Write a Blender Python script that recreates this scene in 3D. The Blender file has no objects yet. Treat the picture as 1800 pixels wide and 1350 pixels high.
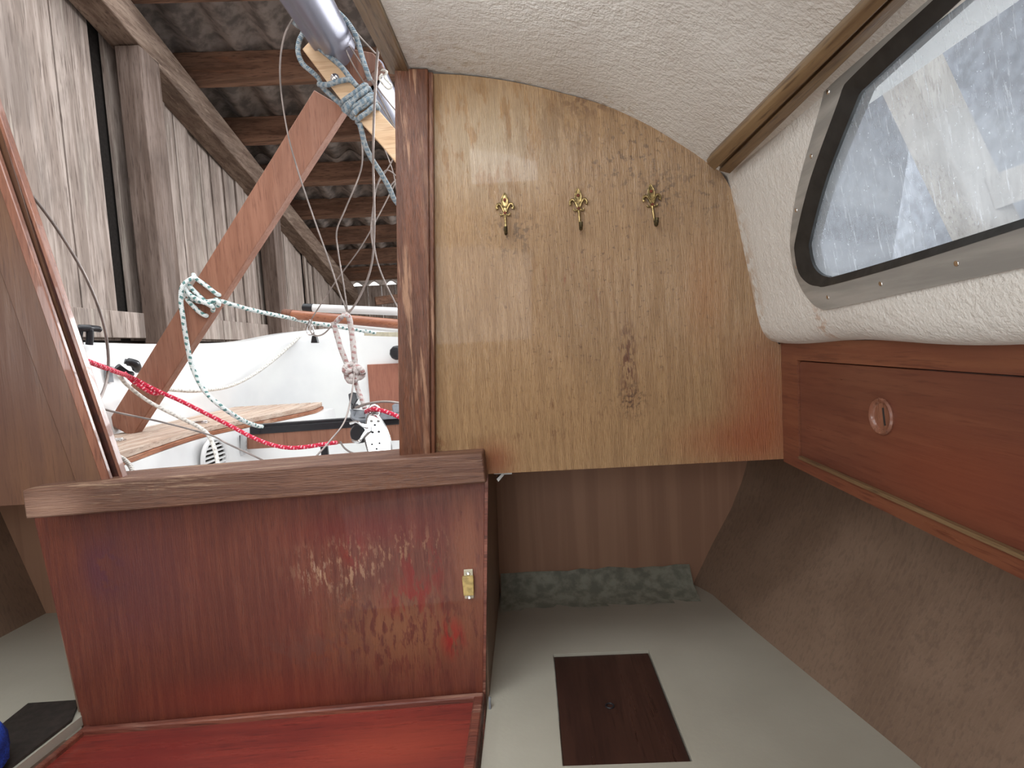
import bpy, bmesh, math, random
import numpy as np
from mathutils import Vector, Matrix
random.seed(7)
S = bpy.context.scene
COL = S.collection

# ------------------------------------------------------------------ camera
F, CX, CY = 1000.0, 900.0, 675.0          # focal length in px for the 1800x1350 frame
_dy = np.array([25., 75., -F]); _dy /= np.linalg.norm(_dy)
_r = math.radians(3.3); _x = np.array([math.cos(_r), math.sin(_r), 0.])
_dx = _x - _dy * (_x @ _dy); _dx /= np.linalg.norm(_dx)
_dz = np.cross(_dx, _dy)
MW = np.array([_dx, _dy, _dz])
cam = bpy.data.cameras.new('camera'); cam.sensor_width = 36; cam.lens = 20; cam.clip_start = .02
cam_o = bpy.data.objects.new('camera', cam); COL.objects.link(cam_o)
m = Matrix.Identity(4)
for i in range(3):
    for j in range(3): m[i][j] = MW[i][j]
cam_o.matrix_world = m
S.camera = cam_o

# ------------------------------------------------------------------ light and exposure
S.view_settings.view_transform = 'Standard'; S.view_settings.look = 'None'
S.view_settings.gamma = 1; S.view_settings.exposure = 0.0
w = bpy.data.worlds.new('overcast_sky'); S.world = w; w.use_nodes = True
wn = w.node_tree.nodes; wl = w.node_tree.links
bg = wn['Background']; bg.inputs[1].default_value = 3.4
tc = wn.new('ShaderNodeTexCoord'); sx = wn.new('ShaderNodeSeparateXYZ'); wr = wn.new('ShaderNodeValToRGB')
wl.new(tc.outputs['Generated'], sx.inputs[0]); wl.new(sx.outputs[2], wr.inputs[0]); wl.new(wr.outputs[0], bg.inputs[0])
wr.color_ramp.elements[0].position = .0; wr.color_ramp.elements[0].color = (.55, .55, .55, 1)
wr.color_ramp.elements[1].position = .5; wr.color_ramp.elements[1].color = (.93, .97, 1, 1)

def area(name, loc, target, size, power, color=(1, 1, 1), sy=None):
    l = bpy.data.lights.new(name, 'AREA'); l.energy = power; l.color = color
    l.shape = 'RECTANGLE'; l.size = size; l.size_y = sy or size
    o = bpy.data.objects.new(name, l); COL.objects.link(o); o.location = loc
    o.rotation_euler = (Vector(target) - Vector(loc)).to_track_quat('-Z', 'Y').to_euler()
    return o
HATCH_L = area('hatch_daylight', (-.55, .35, .62), (-.2, .85, -.4), .6, 5, (.95, .98, 1))
FORE_L = area('added_fore_fill', (-.25, -.85, .30), (.1, 1, -.2), .6, 10.5, (.96, .98, 1))  # unseen lamp added forward to brighten the cabin, no hatch built there
GLOW_L = area('added_bulkhead_gleam', (-.03, .60, .425), (-.02, 1, .30), .16, .8, (.94, .97, 1), .08)  # unseen lamp added under the headliner to make the bulkhead gleam
SIDE_L = area('added_port_fill', (-1.36, .1, .12), (.4, .7, .15), .75, 5, (.94, .98, 1), .25)  # added fill lamp for ceiling and window frame, no window behind it
LOW_L = area('cabin_sole_bounce', (-.3, -.3, -.95), (.1, .6, .4), .9, 7, (1, .98, .95))
SHED_L = area('shed_doorway_daylight', (3.2, 6.2, 1.3), (-1.9, 3.2, .5), 2.2, 340, (.96, .98, 1))

# ------------------------------------------------------------------ geometry helpers
def ray(u, v): return MW @ np.array([u - CX, -(v - CY), -F])
def at(u, v, Y=1.0):
    d = ray(u, v); return Vector(d * (Y / d[1]))
def on_z(u, v, Z):
    d = ray(u, v); return Vector(d * (Z / d[2]))
def on_plane(u, v, p0, n):
    d = Vector(ray(u, v)); return d * (Vector(p0).dot(Vector(n)) / d.dot(Vector(n)))

def wloc(o):
    l = Vector(o.location)
    while o.parent: o = o.parent; l += Vector(o.location)
    return l

def put(name, bm, mat, parent=None, smooth=None, bevel=0, origin=None, seg=2):
    """link a bmesh given in scene coordinates as ONE object"""
    me = bpy.data.meshes.new(name)
    bmesh.ops.recalc_face_normals(bm, faces=bm.faces)
    if parent is not None:
        off = wloc(parent)
    else:
        if origin is None:
            co = [v.co for v in bm.verts]
            origin = Vector((sum((min(c[i] for c in co), max(c[i] for c in co))) / 2 for i in range(3)))
            origin.z = min(c.z for c in co)
        off = Vector(origin)
    for v in bm.verts: v.co -= off
    bm.to_mesh(me); bm.free()
    if mat: me.materials.append(mat)
    o = bpy.data.objects.new(name, me); COL.objects.link(o)
    if parent is not None: o.parent = parent
    else: o.location = off
    if bevel:
        b = o.modifiers.new('bevel', 'BEVEL'); b.width = bevel; b.segments = seg; b.limit_method = 'ANGLE'; b.angle_limit = .6
    if smooth is None: smooth = bool(bevel)
    if smooth:
        for p in me.polygons: p.use_smooth = True
        if smooth != 'all':
            try:
                me.set_sharp_from_angle(angle=math.radians(38))
            except Exception: pass
    return o

def tag(o, label=None, cat=None, group=None, kind=None):
    if label: o['label'] = label
    if cat: o['category'] = cat
    if group: o['group'] = group
    if kind: o['kind'] = kind
    return o
def thing(name, label, cat, loc, group=None):
    o = bpy.data.objects.new(name, None); COL.objects.link(o); o.location = loc; o.empty_display_size = .05
    return tag(o, label, cat, group)
def struct(name, bm, mat, label=None, **k):
    o = put(name, bm, mat, **k); o['kind'] = 'structure'
    if label: o['label'] = label
    return o

def poly(bm, pts):
    vs = [bm.verts.new(Vector(p)) for p in pts]
    return bm.faces.new(vs)
def prism(bm, pts, vec):
    """solid: polygon pts swept along vec"""
    vec = Vector(vec); a = [bm.verts.new(Vector(p)) for p in pts]; b = [bm.verts.new(Vector(p) + vec) for p in pts]
    bm.faces.new(a); bm.faces.new(b[::-1]); n = len(a)
    for i in range(n): bm.faces.new((a[i], a[(i + 1) % n], b[(i + 1) % n], b[i]))
    return bm
def box(bm, lo, hi):
    (x0, y0, z0), (x1, y1, z1) = lo, hi
    return prism(bm, [(x0, y0, z0), (x1, y0, z0), (x1, y1, z0), (x0, y1, z0)], (0, 0, z1 - z0))
def obox(bm, p0, p1, w, h, side):
    """bar from p0 to p1, w along side, h along the third axis"""
    p0, p1 = Vector(p0), Vector(p1); d = (p1 - p0).normalized()
    s = Vector(side); s = (s - d * s.dot(d)).normalized(); t = d.cross(s)
    q = [p0 + s * a * w / 2 + t * b * h / 2 for a, b in ((-1, -1), (1, -1), (1, 1), (-1, 1))]
    return prism(bm, q, p1 - p0)
def smooth_path(pts, n=8, closed=False):
    P = [Vector(p) for p in pts]; out = []; N = len(P)
    if N < 3: return [P[0].lerp(P[1], i / n) for i in range(n + 1)]
    rng = range(N if closed else N - 1)
    for i in rng:
        if closed: a, b, c, d = P[i - 1], P[i], P[(i + 1) % N], P[(i + 2) % N]
        else: a, b, c, d = P[max(i - 1, 0)], P[i], P[i + 1], P[min(i + 2, N - 1)]
        for k in range(n):
            t = k / n
            out.append(.5 * ((2 * b) + (c - a) * t + (2 * a - 5 * b + 4 * c - d) * t * t + (3 * b - a - 3 * c + d) * t ** 3))
    if not closed: out.append(P[-1])
    return out
def tube(bm, pts, r, seg=10, n=8, closed=False, smooth=True, radii=None, caps=True):
    path = smooth_path(pts, n, closed) if smooth else [Vector(p) for p in pts]
    uvl = bm.loops.layers.uv.verify()
    N = len(path); rings = []; L = 0; Ls = []
    up = Vector((.31, .2, .93)); prev = None
    for i, p in enumerate(path):
        a = path[i - 1] if (i > 0 or closed) else p
        b = path[(i + 1) % N] if (i < N - 1 or closed) else p
        d = (b - a)
        d = d.normalized() if d.length > 1e-9 else Vector((0, 0, 1))
        if prev is None: s = d.cross(up).normalized()
        else:
            s = prev - d * prev.dot(d); s = s.normalized() if s.length > 1e-6 else d.cross(up).normalized()
        prev = s; t = d.cross(s)
        rr = r if radii is None else radii[min(len(radii) - 1, int(i / max(1, N - 1) * (len(radii) - 1) + .5))]
        rings.append([bm.verts.new(p + (s * math.cos(2 * math.pi * k / seg) + t * math.sin(2 * math.pi * k / seg)) * rr) for k in range(seg)])
        if i: L += (p - path[i - 1]).length
        Ls.append(L)
    for i in range(N if closed else N - 1):
        A, B = rings[i], rings[(i + 1) % N]; la, lb = Ls[i], Ls[i + 1] if i < N - 1 else Ls[i] + .01
        for k in range(seg):
            f = bm.faces.new((A[k], A[(k + 1) % seg], B[(k + 1) % seg], B[k])); f.smooth = True
            for lp, uv in zip(f.loops, ((la, k / seg), (la, (k + 1) / seg), (lb, (k + 1) / seg), (lb, k / seg))): lp[uvl].uv = uv
    if not closed and caps:
        bm.faces.new(rings[0][::-1]); bm.faces.new(rings[-1])
    return bm
def lathe(bm, c, axis, prof, seg=24):
    """prof: (radius, height) pairs along axis from c"""
    c = Vector(c); ax = Vector(axis).normalized()
    s = ax.orthogonal().normalized(); t = ax.cross(s); R = []
    for rad, h in prof:
        R.append([bm.verts.new(c + ax * h + (s * math.cos(2 * math.pi * k / seg) + t * math.sin(2 * math.pi * k / seg)) * max(rad, 1e-5)) for k in range(seg)])
    for A, B in zip(R, R[1:]):
        for k in range(seg): bm.faces.new((A[k], A[(k + 1) % seg], B[(k + 1) % seg], B[k]))
    bm.faces.new(R[0][::-1]); bm.faces.new(R[-1])
    return bm
def ball(bm, c, r, sc=(1, 1, 1), seg=14):
    mt = Matrix.Translation(Vector(c)) @ Matrix.Diagonal((sc[0], sc[1], sc[2], 1))
    bmesh.ops.create_uvsphere(bm, u_segments=seg, v_segments=seg // 2 + 2, radius=r, matrix=mt); return bm
def grid(bm, rows):
    V = [[bm.verts.new(Vector(p)) for p in r] for r in rows]
    for A, B in zip(V, V[1:]):
        for k in range(len(A) - 1): bm.faces.new((A[k], A[k + 1], B[k + 1], B[k]))
    return bm
def NB(): return bmesh.new()

# ------------------------------------------------------------------ materials
def lin(c):
    return tuple(((x / 255) / 12.92 if x / 255 <= .04045 else ((x / 255 + .055) / 1.055) ** 2.4) for x in c) + (1,)
class G:
    def __init__(s, name):
        s.m = bpy.data.materials.new(name); s.m.use_nodes = True
        s.t = s.m.node_tree; s.b = s.t.nodes['Principled BSDF']
        s.pos = s.n('ShaderNodeNewGeometry').outputs['Position']
    def n(s, k): return s.t.nodes.new(k)
    def l(s, a, b): s.t.links.new(a, b)
    def set(s, sock, v):
        if hasattr(v, 'is_linked') or isinstance(v, bpy.types.NodeSocket): s.l(v, sock)
        else: sock.default_value = v
    def scale(s, v, sc, rot=(0, 0, 0), loc=(0, 0, 0)):
        m = s.n('ShaderNodeMapping'); s.l(v, m.inputs[0]); m.inputs['Scale'].default_value = sc
        m.inputs['Rotation'].default_value = rot; m.inputs['Location'].default_value = loc; return m.outputs[0]
    def noise(s, v, sc, det=4, rough=.55, dist=0):
        m = s.n('ShaderNodeTexNoise'); s.l(v, m.inputs['Vector']); m.inputs['Scale'].default_value = sc
        m.inputs['Detail'].default_value = det; m.inputs['Roughness'].default_value = rough; m.inputs['Distortion'].default_value = dist
        return m.outputs[0]
    def voro(s, v, sc, feat='F1'):
        m = s.n('ShaderNodeTexVoronoi'); m.feature = feat; s.l(v, m.inputs['Vector']); m.inputs['Scale'].default_value = sc
        return m.outputs['Distance']
    def step(s, v, a, b, lo=0., hi=1.):
        m = s.n('ShaderNodeMapRange'); m.interpolation_type = 'SMOOTHSTEP'; s.l(v, m.inputs[0])
        m.inputs[1].default_value = a; m.inputs[2].default_value = b; m.inputs[3].default_value = lo; m.inputs[4].default_value = hi
        return m.outputs[0]
    def math(s, op, a, b=0., c=0.):
        m = s.n('ShaderNodeMath'); m.operation = op
        for i, v in enumerate((a, b, c)): s.set(m.inputs[i], v)
        return m.outputs[0]
    def mul(s, *a):
        r = a[0]
        for b in a[1:]: r = s.math('MULTIPLY', r, b)
        return r
    def mix(s, f, a, b, mode='MIX'):
        m = s.n('ShaderNodeMix'); m.data_type = 'RGBA'; m.blend_type = mode
        s.set(m.inputs[0], f); s.set(m.inputs[6], a); s.set(m.inputs[7], b); return m.outputs[2]
    def bump(s, h, strength=.3, dist=.002, prev=None):
        m = s.n('ShaderNodeBump'); s.l(h, m.inputs['Height']); m.inputs['Strength'].default_value = strength
        m.inputs['Distance'].default_value = dist
        if prev: s.l(prev, m.inputs['Normal'])
        return m.outputs[0]
    def spot(s, c, r, soft=1.0, plane='xz'):
        """soft ellipse mask round c with radii r (scene units)"""
        m = s.n('ShaderNodeVectorMath'); m.operation = 'SUBTRACT'; s.l(s.pos, m.inputs[0]); m.inputs[1].default_value = c
        d = s.n('ShaderNodeVectorMath'); d.operation = 'MULTIPLY'; s.l(m.outputs[0], d.inputs[0])
        d.inputs[1].default_value = [0 if q == 0 else 1 / q for q in r]
        k = s.n('ShaderNodeVectorMath'); k.operation = 'LENGTH'; s.l(d.outputs[0], k.inputs[0])
        return s.step(k.outputs['Value'], 1., 1. - soft)
    def end(s, col, rough=.5, nrm=None, metal=0., spec=.5, coat=0.):
        s.set(s.b.inputs['Base Color'], col); s.set(s.b.inputs['Roughness'], rough); s.set(s.b.inputs['Metallic'], metal)
        s.b.inputs['Specular IOR Level'].default_value = spec; s.b.inputs['Coat Weight'].default_value = coat
        if nrm: s.l(nrm, s.b.inputs['Normal'])
        return s.m

def wood(name, a, b, c, axis='z', rough=.45, fine=1.0, bump=.25, wear=None, spots=(), patches=.5, coat=0.):
    """a,b: light and dark grain, c: pores. axis = grain direction"""
    g = G(name); k = {'x': (.06, 1, 1), 'y': (1, .06, 1), 'z': (1, 1, .06)}[axis]
    p = g.scale(g.pos, k)
    n1 = g.noise(p, 45 * fine, 5, .6); n2 = g.noise(p, 260 * fine, 3, .6)
    n3 = g.noise(g.scale(g.pos, tuple(.35 + .65 * x for x in k)), 6, 4, .6, .6)
    col = g.mix(g.step(n1, .38, .62), lin(a), lin(b))
    col = g.mix(g.mul(g.step(n2, .52, .68), .75), col, lin(c))
    col = g.mix(g.mul(g.step(n3, .4, .7), patches), col, lin(tuple(.78 * x for x in b)))
    rg = g.step(n1, .3, .7, rough - .07, rough + .12)
    if wear:
        wn_ = g.mul(g.step(g.noise(p, 30 * fine, 6, .7), .52, .62), g.step(n3, .45, .6))
        col = g.mix(g.mul(wn_, .75), col, lin(wear))
    for (cc, rr, colr, st, thr, sc) in spots:
        mk = g.spot(cc, rr)
        if thr is not None:
            pp = g.scale(g.pos, tuple(.25 + .75 * x for x in k)) if sc < 0 else g.pos
            mk = g.mul(mk, g.step(g.noise(pp, abs(sc), 5, .65), thr, thr + .07))
        col = g.mix(g.mul(mk, st), col, lin(colr))
    nr = g.bump(g.math('ADD', g.mul(n1, .5), n2), bump, .0015)
    return g.end(col, rg, nr, coat=coat)

def plain(name, c, rough=.5, metal=0., bumpk=0., bscale=60, var=.1, coat=0.):
    g = G(name); n = g.noise(g.pos, bscale, 4)
    col = g.mix(g.step(n, .35, .65), lin(c), lin(tuple(x * (1 - var) for x in c)))
    nr = g.bump(n, bumpk, .002) if bumpk else None
    return g.end(col, g.step(n, .3, .7, max(.03, rough - .06), rough + .08), nr, metal, coat=coat)

MOULD = (58, 42, 34)
sp = []
def S1(u, v, ru, rv, colr, st, thr=None, sc=40, Y=1.):
    p = at(u, v, Y); sp.append((tuple(p), (ru / 1000 * Y, 0, rv / 1000 * Y), colr, st, thr, sc))
# weathering and tone patches of the big plywood bulkhead, each where it sits
S1(860, 250, 200, 150, (176, 160, 134), .55, .42, -45)  # paler streaks over the upper part of the board
S1(1000, 230, 180, 90, (120, 92, 62), .6, .47, -40)
S1(1120, 270, 180, 130, MOULD, .55, .54, 75)
S1(1230, 330, 90, 120, MOULD, .5, .55, 70)
S1(1160, 340, 60, 60, MOULD, .7, .50, 90)
S1(900, 410, 90, 70, (70, 54, 42), .6, .52, 80)
S1(1060, 175, 150, 40, (88, 56, 34), .7, .46, 60)
S1(1000, 500, 120, 70, (120, 62, 36), .6, .55, -60)
S1(1104, 640, 24, 130, (84, 44, 28), .9, .47, -150)
S1(1110, 705, 40, 50, (62, 40, 30), .8, .50, 110)
S1(940, 740, 260, 80, (96, 60, 38), .6, .57, -110)
S1(1240, 520, 60, 150, (164, 112, 68), .4)
S1(1345, 720, 110, 200, (150, 72, 42), .55)
S1(1290, 775, 160, 70, (140, 62, 30), .5)
S1(870, 810, 60, 60, (120, 50, 30), .6)
S1(760, 780, 40, 60, (110, 50, 34), .5, .45, 60)
sp.append(((.13, 1, .1), (.4, 0, .45), (84, 58, 38), .7, .58, 110))
M_bulk = wood('varnished_plywood', (160, 128, 92), (144, 112, 77), (117, 85, 58), 'z', .3, 2.6, 1.2, None, sp, .3, .1)
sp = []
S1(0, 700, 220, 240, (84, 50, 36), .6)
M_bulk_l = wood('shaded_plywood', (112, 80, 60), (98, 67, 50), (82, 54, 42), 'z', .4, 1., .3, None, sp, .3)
M_post = wood('weathered_mahogany', (114, 70, 48), (94, 56, 38), (64, 37, 27), 'z', .36, 2.6, 1.2, (172, 132, 104))
M_trim = wood('mahogany_strip', (144, 96, 76), (124, 78, 60), (90, 54, 42), 'z', .3, 1., .3, None, (), .4, .3)
M_sill = wood('bleached_sill_wood', (114, 78, 59), (96, 63, 48), (70, 43, 34), 'x', .5, 2.2, 1., (158, 130, 106),
              [(tuple(at(250, 860, .96)), (.12, 0, .03), (96, 70, 56), .7, .45, 60), (tuple(at(90, 890, .96)), (.1, 0, .05), (176, 140, 120), .5, None, 1),
               (tuple(at(700, 850, .96)), (.16, 0, .04), (104, 62, 36), .6, .48, 90)])
sp = []
S1(600, 1000, 130, 90, (178, 142, 112), .75, .53, -130)
S1(700, 1110, 220, 130, (140, 94, 64), .7, .42, -90)
S1(560, 1140, 200, 60, (104, 66, 56), .6, .45, 30)
S1(740, 1000, 70, 80, (128, 26, 22), .8, .48, -38)
S1(620, 970, 36, 50, (130, 30, 24), .8, .47, -40)
S1(725, 1050, 90, 60, (130, 28, 22), .8, .46, -40)
S1(690, 960, 170, 60, (172, 132, 100), .6, .55, -150)
S1(610, 1060, 60, 120, (84, 52, 44), .5, .42, 40)
S1(560, 1010, 60, 60, (184, 156, 132), .6, .56, -140)
S1(795, 1120, 36, 60, (150, 30, 24), .85, .45, -22)
S1(650, 930, 230, 60, (110, 26, 28), .5)
S1(230, 1000, 170, 190, (84, 46, 50), .6)
S1(180, 1000, 60, 90, (70, 36, 60), .5, .45, 20)
S1(440, 1230, 330, 70, (128, 48, 34), .5)
S1(825, 1000, 50, 260, (140, 86, 60), .6, .4, -50)
M_panel = wood('red_stained_mahogany_panel', (118, 64, 48), (101, 50, 39), (80, 37, 31), 'z', .4, 2., .9, None, sp, .35, .1)
M_step = wood('red_varnished_step', (136, 54, 45), (118, 45, 39), (90, 36, 33), 'x', .3, .8, .2,
              None, [(tuple(on_z(690, 1320, -.66)), (.22, .1, 0), (160, 70, 52), .6, None, 1),
                     (tuple(on_z(250, 1320, -.66)), (.15, .1, 0), (112, 36, 34), .7, None, 1)], .4, .3)
M_steptrim = wood('worn_step_edging', (138, 82, 64), (112, 60, 48), (72, 38, 32), 'x', .42, 1., .8, (170, 130, 112))
M_cab = wood('mahogany_veneer', (112, 68, 52), (102, 58, 44), (88, 48, 38), 'y', .34, 1., .15, None,
             [((.44, .6, -.17), (0, .25, .1), (126, 66, 46), .6, None, 1), ((.44, .9, -.06), (0, .14, .06), (96, 50, 36), .5, None, 1)], .3, .2)
M_cab_frame = wood('mahogany_face_frame', (126, 78, 56), (112, 64, 46), (90, 48, 36), 'y', .34, 1., .25, None, (), .35, .2)
M_hatchlid = wood('dark_brown_plywood', (70, 46, 38), (58, 36, 30), (44, 27, 23), 'y', .32, .7, .15, None, (), .5)
M_rail = wood('oak_trim_rail', (132, 108, 78), (108, 84, 58), (78, 58, 42), 'y', .42, 1., .6, (150, 132, 106))

def gelcoat(name, a, b, stains, bsc=170, bst=.5, rough=.5):
    g = G(name); n = g.noise(g.pos, 3, 4); n2 = g.noise(g.pos, bsc, 3, .6); n4 = g.noise(g.pos, bsc * .3, 2, .5)
    col = g.mix(g.step(n, .35, .65), lin(a), lin(b))
    for (cc, rr, colr, st, thr, sc) in stains:
        mk = g.spot(cc, rr)
        if thr is not None: mk = g.mul(mk, g.step(g.noise(g.pos, sc, 5, .65), thr, thr + .12))
        col = g.mix(g.mul(mk, st), col, lin(colr))
    nr = g.bump(g.math('ADD', n2, g.mul(n4, 1.2)), bst, .004)
    return g.end(col, rough, nr)
M_head = gelcoat('textured_white_headliner', (224, 222, 216), (214, 210, 203),
                 [((-.1, .95, .45), (.12, .12, .2), (160, 136, 100), .5, .5, 60), ((.12, 1, .4), (.5, .09, .3), (170, 150, 118), .5, .52, 90),
                  ((.40, 1, .1), (.1, .05, .3), (170, 130, 84), .6, .45, 50), (tuple(at(1470, 560, .8)), (.05, .03, .05), (170, 116, 66), .8, .45, 90)], 230, .55)
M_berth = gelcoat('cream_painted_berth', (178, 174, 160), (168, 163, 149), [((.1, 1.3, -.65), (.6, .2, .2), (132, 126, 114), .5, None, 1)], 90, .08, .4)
M_fillet = plain('grey_glass_tabbing', (146, 148, 134), .55, 0, .4, 40, .22)
g = G('brown_vinyl_lining'); n = g.noise(g.pos, 7, 4)
w1 = g.n('ShaderNodeTexWave'); w1.wave_type = 'BANDS'; w1.bands_direction = 'Y'; g.l(g.pos, w1.inputs[0]); w1.inputs['Scale'].default_value = 28; w1.inputs['Distortion'].default_value = .6
w2 = g.noise(g.scale(g.pos, (1, 1, .02)), 160, 3)
colr = g.mix(g.step(n, .35, .65), lin((136, 112, 94)), lin((122, 99, 82)))
colr = g.mix(g.mul(g.step(w1.outputs['Fac'], .9, 1.), .25), colr, lin((142, 120, 100)))
colr = g.mix(g.mul(g.step(w2, .5, .65), .3), colr, lin((92, 73, 62)))
M_lining = g.end(colr, .55, g.bump(w2, .3, .002))
g = G('brown_striped_back_lining'); n = g.noise(g.scale(g.pos, (1, 1, .03)), 25, 3)
colr = g.mix(g.step(n, .4, .6), lin((164, 126, 102)), lin((150, 113, 91)))
colr = g.mix(.0, colr, colr)
M_backlin = g.end(colr, .6, g.bump(g.noise(g.pos, 300, 2), .15, .001))

M_white = gelcoat('white_cockpit_gelcoat', (236, 236, 234), (224, 224, 224), [], 20, .03, .3)
M_teak = wood('bleached_teak_slats', (214, 192, 174), (192, 164, 144), (146, 114, 96), 'y', .6, 1., .5, (226, 212, 196))
M_teakedge = wood('teak_edge', (178, 118, 84), (150, 92, 62), (110, 60, 40), 'y', .5, 1., .5, (206, 176, 150))
M_redwood = wood('red_brown_prop_plank', (160, 112, 90), (146, 98, 76), (122, 78, 60), 'z', .5, 1., .4, None, (), .35)
M_pine = wood('pale_pine_lath', (232, 200, 164), (216, 180, 142), (188, 146, 110), 'x', .6, .7, .3)
M_block = wood('chock_wood', (136, 92, 72), (108, 70, 54), (70, 44, 36), 'z', .6, 1., .5)
M_spar = wood('varnished_tiller_wood', (176, 118, 90), (156, 98, 72), (124, 72, 54), 'x', .3, 1., .2)
M_ply_red = wood('terracotta_panel', (166, 108, 88), (156, 100, 80), (138, 84, 68), 'z', .5, 1., .2)
M_boards = wood('weathered_shed_boards', (186, 170, 160), (150, 134, 124), (92, 76, 68), 'z', .8, .45, 1., (190, 178, 166), (), .6)
M_beam = wood('shed_beam_wood', (150, 128, 112), (118, 96, 82), (80, 60, 50), 'y', .8, .6, .8, (178, 156, 138))
M_raft = wood('shed_rafter_wood', (156, 118, 96), (122, 90, 72), (78, 54, 44), 'x', .8, .5, .8, (160, 110, 82), (), .6)
M_shedpost = wood('shed_post_wood', (140, 122, 112), (112, 94, 84), (74, 58, 50), 'z', .8, .6, .8)
M_sheet = plain('fibre_cement_sheet', (160, 146, 138), .85, 0, .2, 12, .3)
M_sheetd = plain('grey_shed_cladding', (104, 108, 116), .85, 0, .3, 12, .2)
M_strut = wood('pale_strut_wood', (206, 200, 192), (186, 180, 172), (150, 142, 134), 'z', .8, .6, .4)
M_groove = plain('groove_shade_brown', (74, 38, 30), .6, 0, .2, 60, .2)  # brown darkened so the colour carries the groove's shade
M_dark = plain('gap_and_shade_dark', (44, 38, 34), .9)  # dark colour for gaps, and for the near post's shadow strip
M_ground = plain('shed_ground', (120, 112, 100), .9, 0, .4, 8, .3)
M_alu = plain('brushed_aluminium', (176, 176, 174), .33, .9, .15, 25, .25)
g = G('anodised_window_frame'); n = g.noise(g.scale(g.pos, (1, .1, 1)), 60, 4)
M_frame = g.end(g.mix(g.step(n, .3, .7), lin((178, 178, 174)), lin((152, 152, 148))), g.step(n, .3, .7, .35, .5), None, .3)
M_rubber = plain('black_rubber', (38, 40, 40), .45, 0, .2, 40, .3)
M_black = plain('black_plastic', (34, 34, 38), .35)
M_mast = plain('grey_anodised_mast', (132, 132, 146), .3, .5, 0, 3, .03)
M_chrome = plain('stainless_steel', (225, 225, 225), .12, 1., 0, 20, .05)
M_wire = plain('stainless_wire', (168, 156, 150), .4, .6, 0, 20, .2)
M_brass = plain('aged_brass', (182, 158, 108), .34, .9, .2, 200, .4)
M_brassd = plain('tarnished_brass_tip', (96, 84, 56), .5, .7, .2, 200, .4)
M_rust = plain('rusty_screw', (124, 58, 36), .6, .3, .3, 200, .3)
M_yellow = plain('yellowed_plastic', (198, 172, 104), .4, 0, .1, 100, .2)
M_ivory = plain('ivory_plastic', (208, 200, 176), .45)
M_blue = plain('blue_fabric', (40, 84, 210), .8, 0, .5, 400, .3)
M_darkcush = plain('dark_hatch_cover', (52, 46, 42), .6, 0, .2, 60, .2)
M_greyplate = plain('grey_plate', (128, 132, 138), .5)

def rope_mat(name, base, fleck, amount=.5, pitch=60, bumpy=.5):
    g = G(name); uv = g.n('ShaderNodeTexCoord').outputs['UV']
    sxyz = g.n('ShaderNodeSeparateXYZ'); g.l(uv, sxyz.inputs[0])
    u, v = sxyz.outputs[0], sxyz.outputs[1]
    a = g.math('FRACT', g.math('ADD', g.mul(u, pitch), g.mul(v, 1.)))
    b = g.math('FRACT', g.math('ADD', g.mul(u, -pitch * .33), g.mul(v, 2.)))
    mk = g.mul(g.step(a, .62 - .2 * amount, .66 - .2 * amount), g.step(b, .5 - .3 * amount, .56 - .3 * amount))
    br = g.math('SINE', g.math('ADD', g.mul(u, 1400.), g.mul(v, 12.566)))
    br2 = g.math('SINE', g.math('SUBTRACT', g.mul(u, 1400.), g.mul(v, 12.566)))
    col = g.mix(mk, lin(base), lin(fleck))
    return g.end(col, .75, g.bump(g.math('ADD', br, br2), bumpy, .0008))
R_green = rope_mat('green_fleck_rope', (226, 232, 230), (96, 138, 134), .3, 55)
R_blue = rope_mat('blue_grey_rope', (152, 158, 160), (112, 130, 142), .9, 75)
R_red = rope_mat('red_rope', (206, 34, 66), (246, 170, 180), .15, 110)
R_white = rope_mat('white_rope', (226, 222, 214), (190, 184, 176), .5, 60)
R_pink = rope_mat('red_fleck_rope', (196, 186, 182), (172, 134, 130), .35, 60)

g = G('scratched_acrylic_pane'); t = g.t
out = t.nodes['Material Output']
tr = g.n('ShaderNodeBsdfTransparent'); tr.inputs[0].default_value = (.86, .9, .94, 1)
df = g.n('ShaderNodeBsdfTranslucent'); df.inputs[0].default_value = (.80, .86, .93, 1)
dd = g.n('ShaderNodeBsdfDiffuse'); dd.inputs[0].default_value = (.75, .78, .82, 1)
gl = g.n('ShaderNodeBsdfGlossy'); gl.inputs[0].default_value = (1, 1, 1, 1); gl.inputs['Roughness'].default_value = .12
sw = g.noise(g.scale(g.pos, (1, 1, 1), (0.5, 0, 0)), 5, 3, .5, 1.5)
sc1 = g.noise(g.scale(g.pos, (1, 9, 1.2), (.9, 0, 0)), 60, 3, .6, .4)
sc2 = g.noise(g.scale(g.pos, (1, 1.5, 12), (.35, 0, 0)), 45, 3, .6, .8)
drip = g.noise(g.scale(g.pos, (1, 12, 1.3), (.18, 0, 0)), 22, 5, .75)
dot = g.step(g.noise(g.pos, 260, 2, .6), .66, .74)
lowm = g.step(g.n('ShaderNodeSeparateXYZ').outputs[2], 0, 1)
fac = g.math('ADD', g.step(sw, .3, .7, .16, .38), g.mul(g.step(sc1, .64, .74), .12))
fac = g.math('ADD', fac, g.mul(g.step(sc2, .66, .74), .08))
fac = g.math('ADD', fac, g.mul(g.step(drip, .56, .70), .34))
fac = g.math('ADD', fac, g.mul(dot, .4))
fac = g.math('MINIMUM', fac, .9)
m1 = g.n('ShaderNodeMixShader'); m1.inputs[0].default_value = .35; g.l(df.outputs[0], m1.inputs[1]); g.l(dd.outputs[0], m1.inputs[2])
m2 = g.n('ShaderNodeMixShader'); g.l(fac, m2.inputs[0]); g.l(tr.outputs[0], m2.inputs[1]); g.l(m1.outputs[0], m2.inputs[2])
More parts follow.
